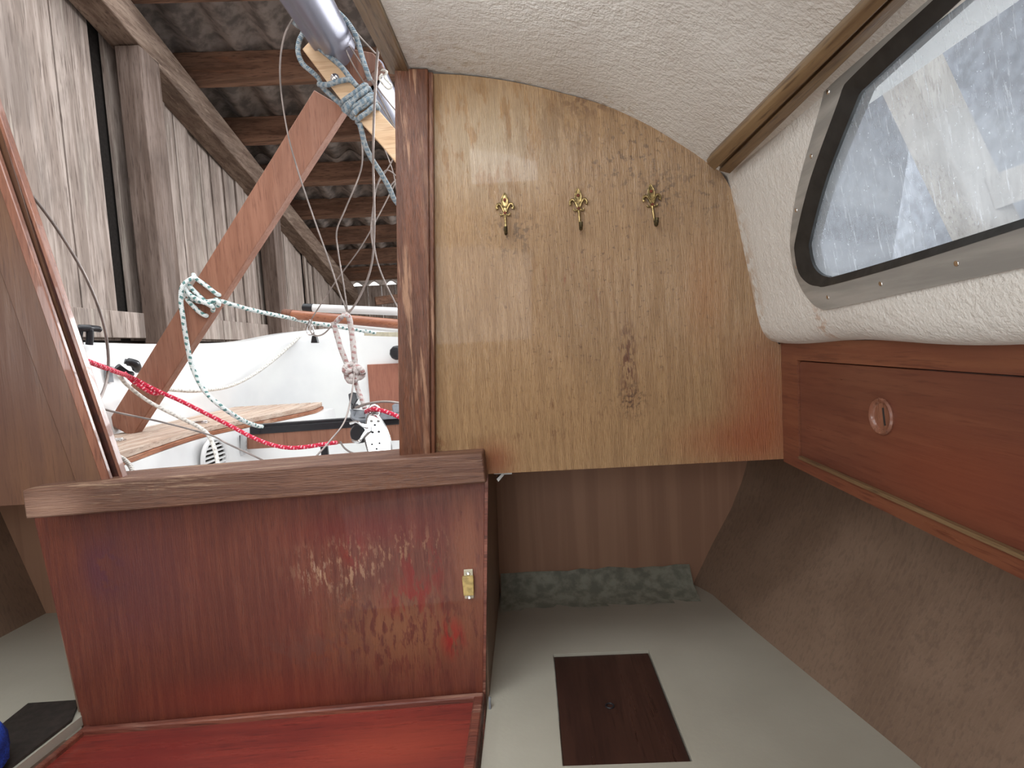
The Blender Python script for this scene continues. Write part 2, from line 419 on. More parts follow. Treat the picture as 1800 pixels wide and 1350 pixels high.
m3 = g.n('ShaderNodeMixShader'); m3.inputs[0].default_value = .05; g.l(m2.outputs[0], m3.inputs[1]); g.l(gl.outputs[0], m3.inputs[2])
g.l(m3.outputs[0], out.inputs[0]); M_pane = g.m
M_pane.diffuse_color = (.8, .85, .9, .4)

# ================================================================== THE CABIN
BZ = -.232                                            # lower edge of the bulkhead
arc = [at(*p) for p in [(722, 125), (800, 128), (880, 138), (960, 155), (1050, 180), (1130, 215), (1190, 250), (1235, 280), (1265, 308),
                        (1288, 360), (1300, 420), (1312, 480), (1326, 535), (1340, 580), (1362, 602)]]
fine_arc = smooth_path(arc, 4)
# bulkhead right of the companionway
b = NB()
pts = [at(757, 127), at(722, 127)] ; 
right = [Vector((-.237, 1, -.21)), Vector((-.237, 1, -.238)), Vector((-.085, 1, -.238)), Vector((-.085, 1, BZ)), Vector((.452, 1, -.232)), Vector((.452, 1, -.02))]
pr = right + [p + Vector((.008, 0, -.004)) for p in fine_arc[::-1]] + [Vector((-.192, 1, .468))]
prism(b, pr, (0, .015, 0))
# left of the companionway
left = [Vector((-.76, 1, -.24)), Vector((-.905, 1, .475)), Vector((-1.42, 1, .475)), Vector((-1.42, 1, -.245)), Vector((-.92, 1, -.245))]
struct('wall_back', b, M_bulk, 'varnished plywood bulkhead with mould stains, right of the open companionway')
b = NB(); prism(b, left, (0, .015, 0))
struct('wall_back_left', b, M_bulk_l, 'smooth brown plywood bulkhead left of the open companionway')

# headliner, curved down into the cabin side
def shell(mirror=False):
    b = NB(); sec = smooth_path(arc, 5)
    rows = []
    ys = [1.03, .9, .8, .7, .6, .5, .4, .3, .2, .1, 0, -.2, -.5, -.8, -1.0]
    for y in ys: rows.append([(p.x, y, p.z) for p in sec])
    return b, sec, ys, rows
SIDE_P = Vector((.367, 1, .212)); SIDE_N = Vector((1, 0, .182)).normalized()
b, sec, ys, rows = shell()
# window aperture is left open in the side: split section at the side's top and bottom
WIN_T, WIN_B = .255, .02
def side_pt(u, v, off=0.):
    return on_plane(u, v, SIDE_P, SIDE_N) - SIDE_N * off
glass_px = [(1514, 158), (1455, 300), (1424, 425), (1430, 465), (1448, 485), (1470, 485), (1800, 381), (2100, 286), (2100, -420)]
glass = [side_pt(*p) for p in glass_px]
# ceiling + lip as grids; the flat side as a polygon with a hole around the glass
LOZ = .036; side_hi = Vector((.4055 - .182 * .262, 0, .262))
top = [p for p in sec if p.z > .27]; low = [p for p in sec if p.z < -.012]
topl = [Vector((p.x, 0, p.z)) for p in top] + [side_hi]
lowl = [Vector(q) for q in [(.399, 0, .036), (.4015, 0, .022), (.405, 0, .008), (.4095, 0, -.004), (.416, 0, -.014), (.425, 0, -.021), (.437, 0, -.025)]] + [Vector((.47, 0, -.027)), Vector((.80, 0, -.027))]
grid(b, [[(p.x, y, p.z) for p in topl] for y in ys])
b.normal_update()
struct('ceiling', b, M_head, 'white pebble-textured headliner with yellowed edges', smooth='all')
b = NB()
def uneven(p, y, i):
    k = 1 if i > 0 and i < len(lowl) - 1 else 0
    return (p.x, y, p.z + k * min(i / 4, 1) * (-.001 + .003 * math.sin(y * 17 + 1.3)))
grid(b, [[uneven(p, y, i) for i, p in enumerate(lowl)] for y in [1.03 - .02 * k for k in range(102)]])
# flat cabin side with window opening: bridge an outer rectangle to the glass outline
hole = smooth_path([side_pt(*p) for p in [(1505, 150), (1450, 300), (1416, 425), (1422, 470), (1446, 498), (1480, 495)]], 4) 
far_b = side_pt(1800, 392); far_t_dir = None
hole_bot = [side_pt(1600, 455), side_pt(1800, 392), side_pt(2400, 205)]
yb = min(p.y for p in hole_bot)
hole_top = Vector((side_hi.x, 0, side_hi.z))
# strips: aft column, below-window band, above-window band, forward column
yA = max(p.y for p in hole)
fw = .20
outl = hole + hole_bot
zt = outl[0].z
def side_at(y, z): return Vector((.4055 - .182 * z, y, z))
for p, q in zip(outl, outl[1:]):
    if q.y <= p.y - 1e-6:            # below the window
        if p.z < .2: poly(b, [side_at(p.y, p.z), side_at(q.y, q.z), side_at(q.y, LOZ), side_at(p.y, LOZ)])
    else:
        poly(b, [side_at(p.y, p.z), side_at(q.y, q.z), side_at(1.03, q.z), side_at(1.03, p.z)])
# aft column remaining
ia = max(range(len(outl)), key=lambda i: outl[i].y)
poly(b, [side_at(outl[ia].y, outl[ia].z), side_at(1.03, outl[ia].z), side_at(1.03, LOZ), side_at(outl[ia].y, LOZ)])
poly(b, [side_at(1.03, zt), side_at(outl[0].y, zt), side_at(outl[0].y, .262), side_at(1.03, .262)])
poly(b, [side_at(outl[0].y, zt), side_at(-1, zt), side_at(-1, .262), side_at(outl[0].y, .262)])
e = outl[-1]
poly(b, [side_at(e.y, e.z), side_at(e.y, zt), side_at(-1, zt), side_at(-1, LOZ), side_at(e.y, LOZ)])
bmesh.ops.remove_doubles(b, verts=b.verts, dist=.0005)
wr_o = struct('wall_right', b, M_head, 'white textured cabin side below the scratched window', smooth='all')
for p_ in wr_o.data.polygons:
    n_ = p_.normal
    if abs(abs(n_.dot(SIDE_N)) - 1) < 1e-4: p_.use_smooth = False

# window: aluminium frame, rubber gasket, acrylic pane
win = thing('window_1', 'scratched acrylic cabin window in a riveted aluminium frame', 'window', side_pt(1450, 500)); win['kind'] = 'structure'; del win['category']
def loop_px(px, n=5, off=0.): return [side_pt(u, v, off) for u, v in px]
# outlines run from the top aft corner round the lower aft corner and forward
gl_c = [(1760, -66), (1690, 0), (1600, 82), (1530, 147), (1514, 163), (1504, 185), (1455, 310), (1426, 415), (1424, 440), (1430, 465), (1441, 480), (1456, 486), (1474, 484), (1600, 447), (1800, 384), (2000, 320)]
ga_c = [(1720, -66), (1650, 0), (1575, 68), (1505, 135), (1492, 152), (1482, 180), (1434, 310), (1407, 415), (1405, 445), (1412, 478), (1428, 496), (1446, 501), (1470, 499), (1600, 463), (1800, 400), (2000, 337)]
fr_c = [(1675, -66), (1600, 0), (1530, 65), (1468, 128), (1455, 150), (1448, 180), (1408, 320), (1394, 400), (1393, 440), (1402, 485), (1422, 522), (1444, 541), (1475, 540), (1620, 508), (1800, 470), (2000, 428)]
def band(b, A, B, offa, offb, thick):
    n = len(A); a = [side_pt(*p, offa) for p in A]; c = [side_pt(*p, offb) for p in B]
    a2 = [p + SIDE_N * thick for p in a]; c2 = [p + SIDE_N * thick for p in c]
    V = [[b.verts.new(p) for p in r] for r in (a, c, c2, a2)]
    for i in range(n - 1):
        for k in range(4):
            A_, B_ = V[k], V[(k + 1) % 4]; b.faces.new((A_[i], A_[i + 1], B_[i + 1], B_[i]))
def dens(px, n=4):
    P = smooth_path([Vector((u, v, 0)) for u, v in px], n); return [(p.x, p.y) for p in P]
GL, GA, FR = dens(gl_c), dens(ga_c), dens(fr_c)
b = NB(); band(b, FR, GA, .003, .006, .012); put('window_frame', b, M_frame, win, smooth=True)
b = NB(); band(b, GA, GL, .0065, .001, .016); put('window_gasket', b, M_rubber, win, smooth=True)
b = NB(); poly(b, [side_pt(u, v, -.003) for u, v in GL]); put('window_pane', b, M_pane, win)
for (u, v) in [(1462, 160), (1432, 273), (1405, 368), (1406, 468), (1461, 521), (1555, 497), (1690, 461), (1535, 45)]:
    c = side_pt(u, v, .0045); b = NB()
    lathe(b, c + SIDE_N * .003, -SIDE_N, [(.0036, 0), (.0036, .002), (.0026, .0036), (.0008, .0038)], 12)
    put('window_screw', b, M_chrome, win, smooth=True)

# oak trim rail along the top corner of the cabin side
b = NB(); A_ = Vector((.315, 0, .284)); B_ = Vector((.351, 0, .258)); nn = Vector((-.583, 0, -.812))
profile = [A_ - nn * .012, A_ + nn * .006, A_.lerp(B_, .1) + nn * .011, A_.lerp(B_, .46) + nn * .013, A_.lerp(B_, .5) + nn * .004, A_.lerp(B_, .56) + nn * .004,
           A_.lerp(B_, .6) + nn * .010, A_.lerp(B_, .8) + nn * .007, A_.lerp(B_, 1.0) + nn * .004, B_ - nn * .008]
def prof_at(B2):
    out = []
    for p in profile:
        f = max(0, min(1, (p - A_).dot(B_ - A_) / (B_ - A_).length_squared)); out.append(p + (B2 - B_) * f)
    return out
rings_ = [[b.verts.new(Vector((p.x, y, p.z))) for p in prof_at(B2)] for y, B2 in ((.965, B_), (.75, Vector((.344, 0, .263))), (.5, Vector((.336, 0, .2685))), (-.9, Vector((.336, 0, .2685))))]
for r0_, r1_ in zip(rings_, rings_[1:]):
    for i in range(len(r0_)): b.faces.new((r0_[i], r0_[(i + 1) % len(r0_)], r1_[(i + 1) % len(r0_)], r1_[i]))
b.faces.new(rings_[0]); b.faces.new(rings_[-1][::-1])
o = struct('trim_1', b, M_rail, 'grooved oak rail along the top of the window side', bevel=.0015)
# trim along the sliding hatch opening
b = NB()
q = [at(690, 127), at(722, 127)]
prism(b, [(-.206, 1.0, .466), (-.172, 1.0, .462), (-.172, 1.0, .50), (-.206, 1.0, .50)], (0, -.9, 0))
struct('trim_2', b, M_rail, 'grey-brown wooden edge of the open hatch in the headliner', bevel=.001)

# companionway posts and trims
def plane_poly(px, Y): return [at(u, v, Y) for u, v in px]
b = NB(); prism(b, plane_poly([(693, 120), (752, 120), (757, 800), (702, 815)], .985), (0, .06, 0))
struct('trim_3', b, M_post, 'weathered mahogany post on the right of the companionway', bevel=.002)
b = NB(); prism(b, plane_poly([(752, 126), (761, 126), (765, 800), (757, 802)], .988), (0, .013, 0))
struct('trim_4', b, M_post, 'narrow beading beside the mahogany post', bevel=.002)
LJ = lambda v, off: (0 + (v - 205) * .3395 + off, v)       # the raked left edge of the opening
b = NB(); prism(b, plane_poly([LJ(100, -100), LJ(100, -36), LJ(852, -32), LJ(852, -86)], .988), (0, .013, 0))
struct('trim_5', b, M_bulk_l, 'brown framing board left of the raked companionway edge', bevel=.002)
b = NB(); prism(b, plane_poly([LJ(100, -46), LJ(100, -27), LJ(850, -24), LJ(850, -40)], .984), (0, .010, 0))
struct('trim_6', b, M_trim, 'raked mahogany strip on the left of the companionway', bevel=.002)
b = NB(); prism(b, plane_poly([LJ(100, -28), LJ(100, -4), LJ(846, -4), LJ(846, -24)], 1.004), (0, .012, 0))
struct('trim_7', b, M_groove, 'dark washboard groove in the raked left edge')
b = NB(); prism(b, plane_poly([LJ(100, -7), LJ(100, 1), LJ(846, 0), LJ(846, -6)], .990), (0, .014, 0))
struct('trim_8', b, M_trim, 'thin orange-brown outer strip beside the washboard groove', bevel=.001)
b = NB(); prism(b, plane_poly([(38, 862), (210, 845), (704, 806), (848, 797), (855, 849), (450, 880), (45, 913)], .955), (0, .10, 0))
struct('trim_9', b, M_sill, 'bleached wooden sill across the companionway', bevel=.003)

# ---- space under the cockpit (quarter berths)
b = NB(); prism(b, [(-.124, 1.45, -.69), (.62, 1.45, -.69), (.62, 1.45, -.2), (-.124, 1.45, -.2)], (0, .02, 0))
struct('wall_back_berth', b, M_backlin, 'brown lined wall at the end of the quarter berth')
b = NB()
prism(b, [(-.11, 1.016, -.215), (.62, 1.016, -.215), (.62, 1.46, -.215), (-.11, 1.46, -.215)], (0, 0, .01))
struct('ceiling_berth', b, M_backlin)
# hull side with its brown vinyl lining
XB = [(1.50, .37), (1.403, .425), (1.25, .452), (1.08, .487), (.8, .545), (.5, .585), (.2, .61), (-.2, .62), (-1, .60)]
def xb(y):
    for (y0, x0), (y1, x1) in zip(XB, XB[1:]):
        if y <= y0 and y >= y1: return x0 + (x1 - x0) * (y0 - y) / (y0 - y1)
    return XB[-1][1]
gz = [(-.70, -.03), (-.655, .0), (-.612, .022), (-.547, .055), (-.46, .104), (-.388, .134), (-.334, .150), (-.24, .166), (-.1, .18)]
hr = []
for k in range(60):
    y = 1.47 - k * .042
    x0 = sum(xb(y + d) for d in (-.06, -.03, 0, .03, .06)) / 5 if y < 1.35 else xb(y)
    hr.append([(x0 + gx, y, z) for z, gx in gz])
b = NB(); grid(b, hr); struct('wall_hull', b, M_lining, 'curved hull side lined in brown ribbed vinyl', smooth='all')

# berth top moulding with recessed hatch opening
bt = thing('quarter_berth', 'cream painted quarter berth base below the window side', 'berth', (.15, 1.0, -.70))
HX0, HX1, HY0, HY1 = .0195, .2185, .832, 1.147
b = NB(); Z0 = -.655
ylist = [1.462, 1.40, 1.3, 1.2, HY1, 1.05, .95, HY0, .6, .4]
for y0, y1 in zip(ylist, ylist[1:]):
    xr0, xr1 = xb(y0) + .01, xb(y1) + .01
    if HY0 - 1e-6 <= y1 and y0 <= HY1 + 1e-6:
        prism(b, [(-.107, y0, Z0), (HX0, y0, Z0), (HX0, y1, Z0), (-.107, y1, Z0)], (0, 0, -.018))
        prism(b, [(HX1, y0, Z0), (xr0, y0, Z0), (xr1, y1, Z0), (HX1, y1, Z0)], (0, 0, -.018))
    else:
        prism(b, [(-.107, y0, Z0), (xr0, y0, Z0), (xr1, y1, Z0), (-.107, y1, Z0)], (0, 0, -.018))
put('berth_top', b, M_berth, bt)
b = NB()
def frow(y, z, j): return [(x, y + random.uniform(-.004, .004) + (-.006 if j == 2 and i % 5 == 0 else 0), z + random.uniform(-.003, .003)) for i, x in enumerate([-.1 + .035 * k for k in range(15)])]
grid(b, [frow(1.449, -.60, 0), frow(1.436, -.612, 1), frow(1.415, -.640, 1), frow(1.375, -.652, 2), frow(1.35, -.6545, 2)])
put('tabbing_strip', b, M_fillet, bt, smooth='all')
b = NB(); prism(b, [(HX0 + .002, HY0 + .002, Z0 - .004), (HX1 - .002, HY0 + .002, Z0 - .004), (HX1 - .002, HY1 - .004, Z0 - .004), (HX0 + .002, HY1 - .004, Z0 - .004)], (0, 0, -.014))
ch = on_z(1072, 1241, Z0 - .004)
lid = thing('locker_lid', 'dark brown rectangular locker lid let into the cream berth', 'lid', (.119, .99, Z0 - .018))
put('lid_panel', b, M_hatchlid, lid, bevel=.001)
b = NB(); tube(b, [ch + Vector((.007 * math.cos(a), .007 * math.sin(a), .0005)) for a in [k * math.pi / 6 for k in range(12)]], .0016, 8, 2, True)
put('finger_hole', b, M_black, lid)

# ---- engine box under the sill
BL, BR = at(60, 915, 1.0), at(857, 850, 1.0)
ebox = thing('engine_box', 'red-stained mahogany engine box under the companionway sill', 'box', (-.5, 1.2, -.75))
b = NB(); prism(b, plane_poly([(58, 905), (852, 845), (849, 1235), (152, 1300)], 1.002), (0, .012, 0))
put('front_panel', b, M_panel, ebox, bevel=.001)
b = NB(); prism(b, [(-.106, 1.014, -.215), (-.094, 1.014, -.215), (-.107, 1.014, -.72), (-.119, 1.014, -.72)], (0, .436, 0))
put('side_panel', b, M_lining, ebox)
b = NB(); prism(b, plane_poly([(852, 835), (858, 835), (852, 1330), (848, 1330)], 1.001), (0, .015, 0))
put('corner_strip', b, M_steptrim, ebox)
b = NB(); prism(b, [(-.93, 1.014, -.26), (-.915, 1.014, -.26), (-.87, 1.014, -.72), (-.885, 1.014, -.72)], (0, .035, 0))
put('side_panel', b, M_lining, ebox)
lt = NB(); c0 = at(823, 1030, 1.0)
prism(lt, plane_poly([(815, 1002), (831, 1001), (833, 1052), (817, 1053)], .9985), (0, .004, 0))
latch = put('latch', lt, M_ivory, ebox, bevel=.001); latch['label'] = 'small yellowed plastic door catch'
lt = NB(); prism(lt, plane_poly([(812, 1015), (832, 1014), (833, 1047), (815, 1048)], .992), (0, .008, 0)); put('catch_cover', lt, M_yellow, latch, bevel=.001)
for (u, v) in ((823, 1008), (825, 1050)):
    lt = NB(); lathe(lt, at(u, v, .999), (0, -1, 0), [(.0035, 0), (.0035, .0015), (.002, .0022)], 10); put('screw', lt, M_chrome, latch)

# ---- step in front of the engine box
ZS = -.66
st = thing('companionway_step', 'red varnished step at the foot of the engine box', 'step', (-.45, .85, ZS - .1))
A1, A2, A3, A4 = Vector((-.868, .998, -.682)), Vector((-.113, .998, -.645)), Vector((-.113, .60, -.645)), on_z(5, 1425, -.69)
ZL = A1.z - .012
b = NB(); prism(b, [A1, A2, A3, Vector((A4.x - .03, .6, A1.z - .004))], (0, 0, -.02)); put('step_top', b, M_step, st)
b = NB(); obox(b, A1 + Vector((0, -.008, .003)), A2 + Vector((0, -.008, .003)), .014, .014, (0, 1, 0)); put('rear_edging', b, M_steptrim, st, bevel=.003)
b = NB(); obox(b, A2 + Vector((-.009, 0, .002)), A3 + Vector((-.009, 0, .002)), .018, .014, (1, 0, 0)); put('side_edging', b, M_steptrim, st, bevel=.003)
b = NB(); obox(b, A1 + Vector((.004, .004, .003)), Vector((A4.x - .026, .6, A1.z - .002)), .012, .014, (1, 0, 0)); put('side_edging', b, M_steptrim, st, bevel=.003)

# ---- left quarter berth, seen dimly past the engine box
b = NB(); prism(b, [(-1.7, 1.45, -.70), (-1.0, 1.45, -.70), (-1.0, 1.45, -.25), (-1.7, 1.45, -.25)], (0, .02, 0))
struct('wall_back_berth_left', b, M_backlin)
b = NB(); grid(b, [[(-1.32 - .16 * (z + .7) / .5 - .06 * (1.4 - y), y, z) for z in (-.7, -.6, -.5, -.4, -.3, -.1)] for y in (1.47, 1.3, 1.1, .9, .7, .4, 0, -.5, -1)])
struct('wall_hull_left', b, M_lining, smooth='all')
b = NB(); prism(b, [(-1.5, 1.016, -.24), (-.92, 1.016, -.24), (-.95, 1.47, -.24), (-1.5, 1.47, -.24)], (0, 0, .01)); struct('ceiling_berth_left', b, M_backlin)
lb = thing('quarter_berth', 'dim grey-green quarter berth base in the shade left of the engine box', 'berth', (-1.1, 1.0, -.70))
b = NB(); prism(b, [(-1.42, 1.46, Z0), (-.9, 1.46, Z0), (-.875, 1.0, Z0), (-.9, .6, Z0), (-1.5, .6, Z0)], (0, 0, -.018)); put('berth_top', b, M_berth, lb)
b = NB(); prism(b, [on_z(-50, 1320, Z0 + .001), on_z(50, 1240, Z0 + .001), on_z(140, 1234, Z0 + .001), Vector((-.880, .985, Z0 + .001)), Vector((-.905, .62, Z0 + .001)), Vector((-1.2, .62, Z0 + .001))], (0, 0, .005))
tag(put('locker_lid', b, M_darkcush), 'black locker lid with clipped corner, left of the engine box', 'lid')
b = NB(); c = on_z(-28, 1345, Z0 + .02)
bmesh.ops.create_icosphere(b, subdivisions=3, radius=.05, matrix=Matrix.Translation(c + Vector((-.005, -.02, .03))) @ Matrix.Diagonal((.9, 1.1, 1.2, 1)))
for v in b.verts: v.co += (v.co - c).normalized() * .006 * math.sin(v.co.x * 160 + v.co.z * 110)
for v in b.verts: v.co.z = max(v.co.z, Z0 + .0065)
tag(put('blue_bag', b, M_blue, smooth='all'), 'bright blue fabric bag at the left edge of the picture', 'bag')

# ---- mahogany side cabinet under the window
cab = thing('side_cabinet', 'mahogany side cabinet under the window with a round finger pull', 'cabinet', (.46, .6, -.25))
XC = .44
def cx_(u, v): d = ray(u, v); return Vector(d * (XC / d[0]))
b = NB()
DY1, DZ1, DY0 = .940, -.0575, -.3
zl = lambda y: -.216 - .004 * (.94 - y) / .4
# face frame as four bars round the door
def bar(y0, y1, za0, zb0, za1, zb1): prism(b, [(XC, y0, za0), (XC, y0, zb0), (XC, y1, zb1), (XC, y1, za1)], (.014, 0, 0))
bar(.999, DY1 + .0015, -.024, -.236, -.024, -.237)
bar(DY1 + .0015, -1, -.024, DZ1 + .0015, -.024, DZ1 + .0015)
bar(DY1 + .0015, -1, zl(.94) - .0015, -.237, zl(-1), -.262)
put('face_frame', b, M_cab_frame, cab)
b = NB(); prism(b, [(XC + .003, DY1 - .006, DZ1), (XC + .003, DY1, DZ1 - .006), (XC + .003, DY1, zl(.94)), (XC + .003, -1, zl(-1)), (XC + .003, -1, DZ1)], (.010, 0, 0))
hc = cx_(1547, 732); hc.x = XC + .003
door = put('door', b, M_cab, cab, bevel=.001)
# bead under the door
b = NB(); prism(b, [(XC - .004, .935, zl(.93) + .003), (XC - .004, .935, zl(.93) - .002), (XC - .004, -1, zl(-1) - .002), (XC - .004, -1, zl(-1) + .003)], (.006, 0, 0)); put('edge_bead', b, M_rail, cab)
rr = .0235
b = NB(); lathe(b, hc, (-1, 0, 0), [(rr * .98, -.001), (rr, .002), (rr * .93, .0045), (rr * .80, .0035), (rr * .72, .0008), (rr * .70, .0003), (.003, .0003)], 40)
pull = put('finger_pull', b, M_trim, door, smooth=True); pull['label'] = 'round recessed wooden finger pull'
b = NB(); obox(b, hc + Vector((-.0008, -.006, -.011)), hc + Vector((-.0008, -.002, .011)), .0022, .001, (0, 1, 0)); put('pull_slot', b, M_dark, pull)
b = NB(); prism(b, [(XC + .018, .999, -.027), (XC + .018, .999, -.24), (XC + .018, -1, -.26), (XC + .018, -1, -.027)], (.01, 0, 0)); put('cabinet_light_stop', b, M_cab_frame, cab)  # board added close behind the door to stop light leaking through the gap
b = NB(); prism(b, [(XC + .002, .999, -.236), (XC + .28, .999, -.236), (XC + .28, -1, -.262), (XC + .002, -1, -.262)], (0, 0, .008)); put('cabinet_bottom', b, M_cab_frame, cab)

# ---- brass fleur-de-lis hooks
def make_hook():
    r = thing('coat_hook', 'x', 'coat hook', (0, 0, 0), 'brass coat hooks on the bulkhead')
    b = NB(); y = -.003
    V = lambda x, z, yy=y: Vector((x, yy, z))
    # top leaf: pointed teardrop
    drop = [V(0, .036), V(.003, .031), V(.0052, .025), V(.0048, .019), V(.0025, .013), V(-.0025, .013), V(-.0048, .019), V(-.0052, .025), V(-.003, .031)]
    prism(b, drop, (0, .0025, 0))
    tube(b, [p + Vector((0, 0, 0)) for p in drop], .0012, 8, 3, True)
    for s in (-1, 1):
        tube(b, [V(s * .0015, .004), V(s * .005, .012), V(s * .0085, .0175), V(s * .0125, .017), V(s * .0145, .0125), V(s * .0125, .0095)], .002, 8, 6, radii=[.0018, .002, .0024, .0023, .0022, .0028])
        tube(b, [V(0, .003), V(s * .004, .000), V(s * .0075, -.0005), V(s * .0088, .0025)], .0014, 8, 5)
    prism(b, [V(-.003, .016), V(.003, .016), V(.0035, .004), V(.0022, -.004), V(-.0022, -.004), V(-.0035, .004)], (0, .0028, 0))
    put('backplate', b, M_brass, r, smooth=True)
    b = NB(); tube(b, [V(0, 0), V(.0003, -.012, -.0038), V(.0006, -.022, -.005), V(.0008, -.027, -.0075)], .0021, 10, 5)
    put('stem', b, M_brass, r, smooth=True)
    b = NB(); tube(b, [V(.0008, -.026, -.007), V(.0008, -.0335, -.0115), V(.0008, -.034, -.018), V(.0008, -.028, -.022), V(.0008, -.024, -.0225)], .0026, 10, 5, radii=[.0022, .0026, .0028, .0032, .0034])
    put('hook_tip', b, M_brassd, r, smooth=True)
    for z in (.0245, .0025):
        b = NB(); lathe(b, (0, -.0035, z), (0, -1, 0), [(.0028, 0), (.0028, .0008), (.0018, .002)], 12); put('screw', b, M_rust, r, smooth=True)
    return r
def copy_tree(o, parent=None):
    c = o.copy(); COL.objects.link(c); c.parent = parent
    for ch in list(o.children): copy_tree(ch, c)
    return c
hk = make_hook(); hooks = [hk, copy_tree(hk), copy_tree(hk)]
for h, (u, v), a, lab in zip(hooks, [(888, 378), (1017, 370), (1146, 363)], (.03, 0, -.05),
                          ['brass fleur-de-lis coat hook nearest the companionway post', 'middle brass fleur-de-lis coat hook of the three on the bulkhead',
                           'brass fleur-de-lis coat hook with a tilted tip amid mould spots, nearest the window']):
    h.location = at(u, v, 1.0) ; h.location.y = 1.0 - .0006; h.rotation_euler = (0, a, 0); h['label'] = lab

# small metal bracket under the bulkhead and a cable end beside the berth
b = NB(); prism(b, plane_poly([(884, 829), (900, 828), (901, 834), (885, 835)], 1.03), (0, .01, 0)); prism(b, plane_poly([(872, 842), (884, 830), (887, 835), (876, 848)], 1.03), (0, .012, 0))
prism(b, plane_poly([(868, 828), (886, 827), (886, 833), (868, 834)], 1.015), (0, .03, 0))
tag(put('metal_bracket', b, M_alu, bevel=.0008), 'small grey metal bracket under the bulkhead edge beside the engine box', 'bracket')
b = NB(); tube(b, [at(861, 1225, .985), at(862, 1270, .965), at(866, 1308, .935), at(878, 1322, .90), at(887, 1345, .872), at(889, 1375, .845)], .0022, 8)
tag(put('loose_cable', b, M_greyplate), 'thin grey cable hanging between the step and the cream berth', 'cable')

# rest of the cabin behind the camera, so daylight bounces as it should
b = NB(); grid(b, [[(-1.42, 1, .475), (-1.45, 1, -.1), (-1.5, 1, -.25)], [(-1.42, -1, .475), (-1.45, -1, -.1), (-1.5, -1, -.25)]])
struct('wall_left', b, M_head)
b = NB(); poly(b, [(-1.42, 1, .475), (-.92, 1, .475), (-.92, -1, .475), (-1.42, -1, .475)]); poly(b, [(-.92, .1, .475), (-.18, .1, .475), (-.18, -1, .475), (-.92, -1, .475)])
struct('ceiling_left', b, M_head)
b = NB(); poly(b, [(-1.6, -1, -1.05), (.8, -1, -1.05), (.8, 1.5, -1.05), (-1.6, 1.5, -1.05)]); struct('floor', b, M_lining)
b = NB(); poly(b, [(-1.6, -1, -1.05), (.8, -1, -1.05), (.8, -1, .5), (-1.6, -1, .5)]); struct('wall_front', b, M_bulk_l)

#OUTSIDE
# ================================================================== THE COCKPIT OUTSIDE
_GX = smooth_path([(-.895, 1.0, 0), (-.90, 1.06, 0), (-.912, 1.24, 0), (-.937, 1.415, 0), (-.95, 1.59, 0), (-.928, 1.71, 0), (-.89, 1.82, 0), (-.83, 2.0, 0), (-.80, 2.13, 0), (-.785, 2.3, 0)], 6)
def gx(y):                                              # inner line of the port seat
    for a, c in zip(_GX, _GX[1:]):
        if a.y <= y <= c.y: return a.x + (c.x - a.x) * (y - a.y) / (c.y - a.y)
    return _GX[-1].x
b = NB()
# cabin back below and outside the bulkhead, seat base, well, coaming, transom: one moulding
ZT = -.225
def sheet(bm, pts): poly(bm, pts)
seat_in = [(gx(y), y) for y in [1.06 + 1.2 * k / 20 for k in range(21)]]
for (xa, ya), (xc, yc) in zip(seat_in, seat_in[1:]):
    poly(b, [(-1.22, ya, ZT), (xa, ya, ZT), (xc, yc, ZT), (-1.22, yc, ZT)])
    poly(b, [(xa, ya, ZT), (xc, yc, ZT), (xc + .06, yc, -.62), (xa + .06, ya, -.62)])
xe = gx(2.26)
poly(b, [(xe, 2.26, ZT), (-1.22, 2.26, ZT), (-1.22, 2.26, -.62), (xe + .02, 2.26, -.62)])
poly(b, [(-.84, 1.06, -.62), (-.125, 1.06, -.62), (-.125, 2.85, -.62), (-.9, 2.85, -.62), (-.9, 1.5, -.62)])
poly(b, [(-1.22, 2.16, -.62), (-.96, 2.16, -.62), (-.9, 2.85, -.62), (-1.22, 2.85, -.62)])
poly(b, [(-.125, 1.06, ZT), (-.125, 2.85, ZT), (-.125, 2.85, -.62), (-.125, 1.06, -.62)])
poly(b, [(-.125, 1.06, ZT + .03), (1.0, 1.06, ZT + .03), (1.0, 2.85, ZT + .03), (-.125, 2.85, ZT + .03)])
poly(b, [(-.125, 1.06, ZT + .03), (-.125, 2.85, ZT + .03), (-.125, 2.85, ZT), (-.125, 1.06, ZT)])
put_c = None
# coaming running aft and curving round into the transom, with a rolled top
path = [(-1.16, 1.04, .075), (-1.18, 1.4, .07), (-1.2, 1.8, .062), (-1.21, 2.2, .062), (-1.19, 2.45, .07), (-1.11, 2.62, .10), (-.98, 2.74, .115), (-.8, 2.80, .12), (-.4, 2.83, .125), (0, 2.84, .125), (1.0, 2.84, .12)]
pp = smooth_path(path, 6); rows = []
for i, p in enumerate(pp):
    a = pp[max(i - 1, 0)]; c = pp[min(i + 1, len(pp) - 1)]; d = (c - a); d.z = 0; d.normalize()
    o_ = Vector((-d.y, d.x, 0))                    # outward
    P_ = lambda out, z: p.copy().to_tuple()[:0] or (p.x + o_.x * out, p.y + o_.y * out, z)
    t = p.z
    rows.append([P_(-.03, -.64 if p.y > 2.0 else -.228), P_(-.012, -.2), P_(-.0, t - .05), P_(.006, t - .018), P_(.022, t), P_(.10, t + .004), P_(.125, t - .01), P_(.135, t - .05), P_(.16, -.23), P_(.16, -.9 if p.y > 2.0 else -.235)])
grid(b, rows)
cock = put('cockpit_moulding', b, M_white, smooth=True)
tag(cock, 'white moulded cockpit with rolled coaming, seen through the companionway', 'cockpit')
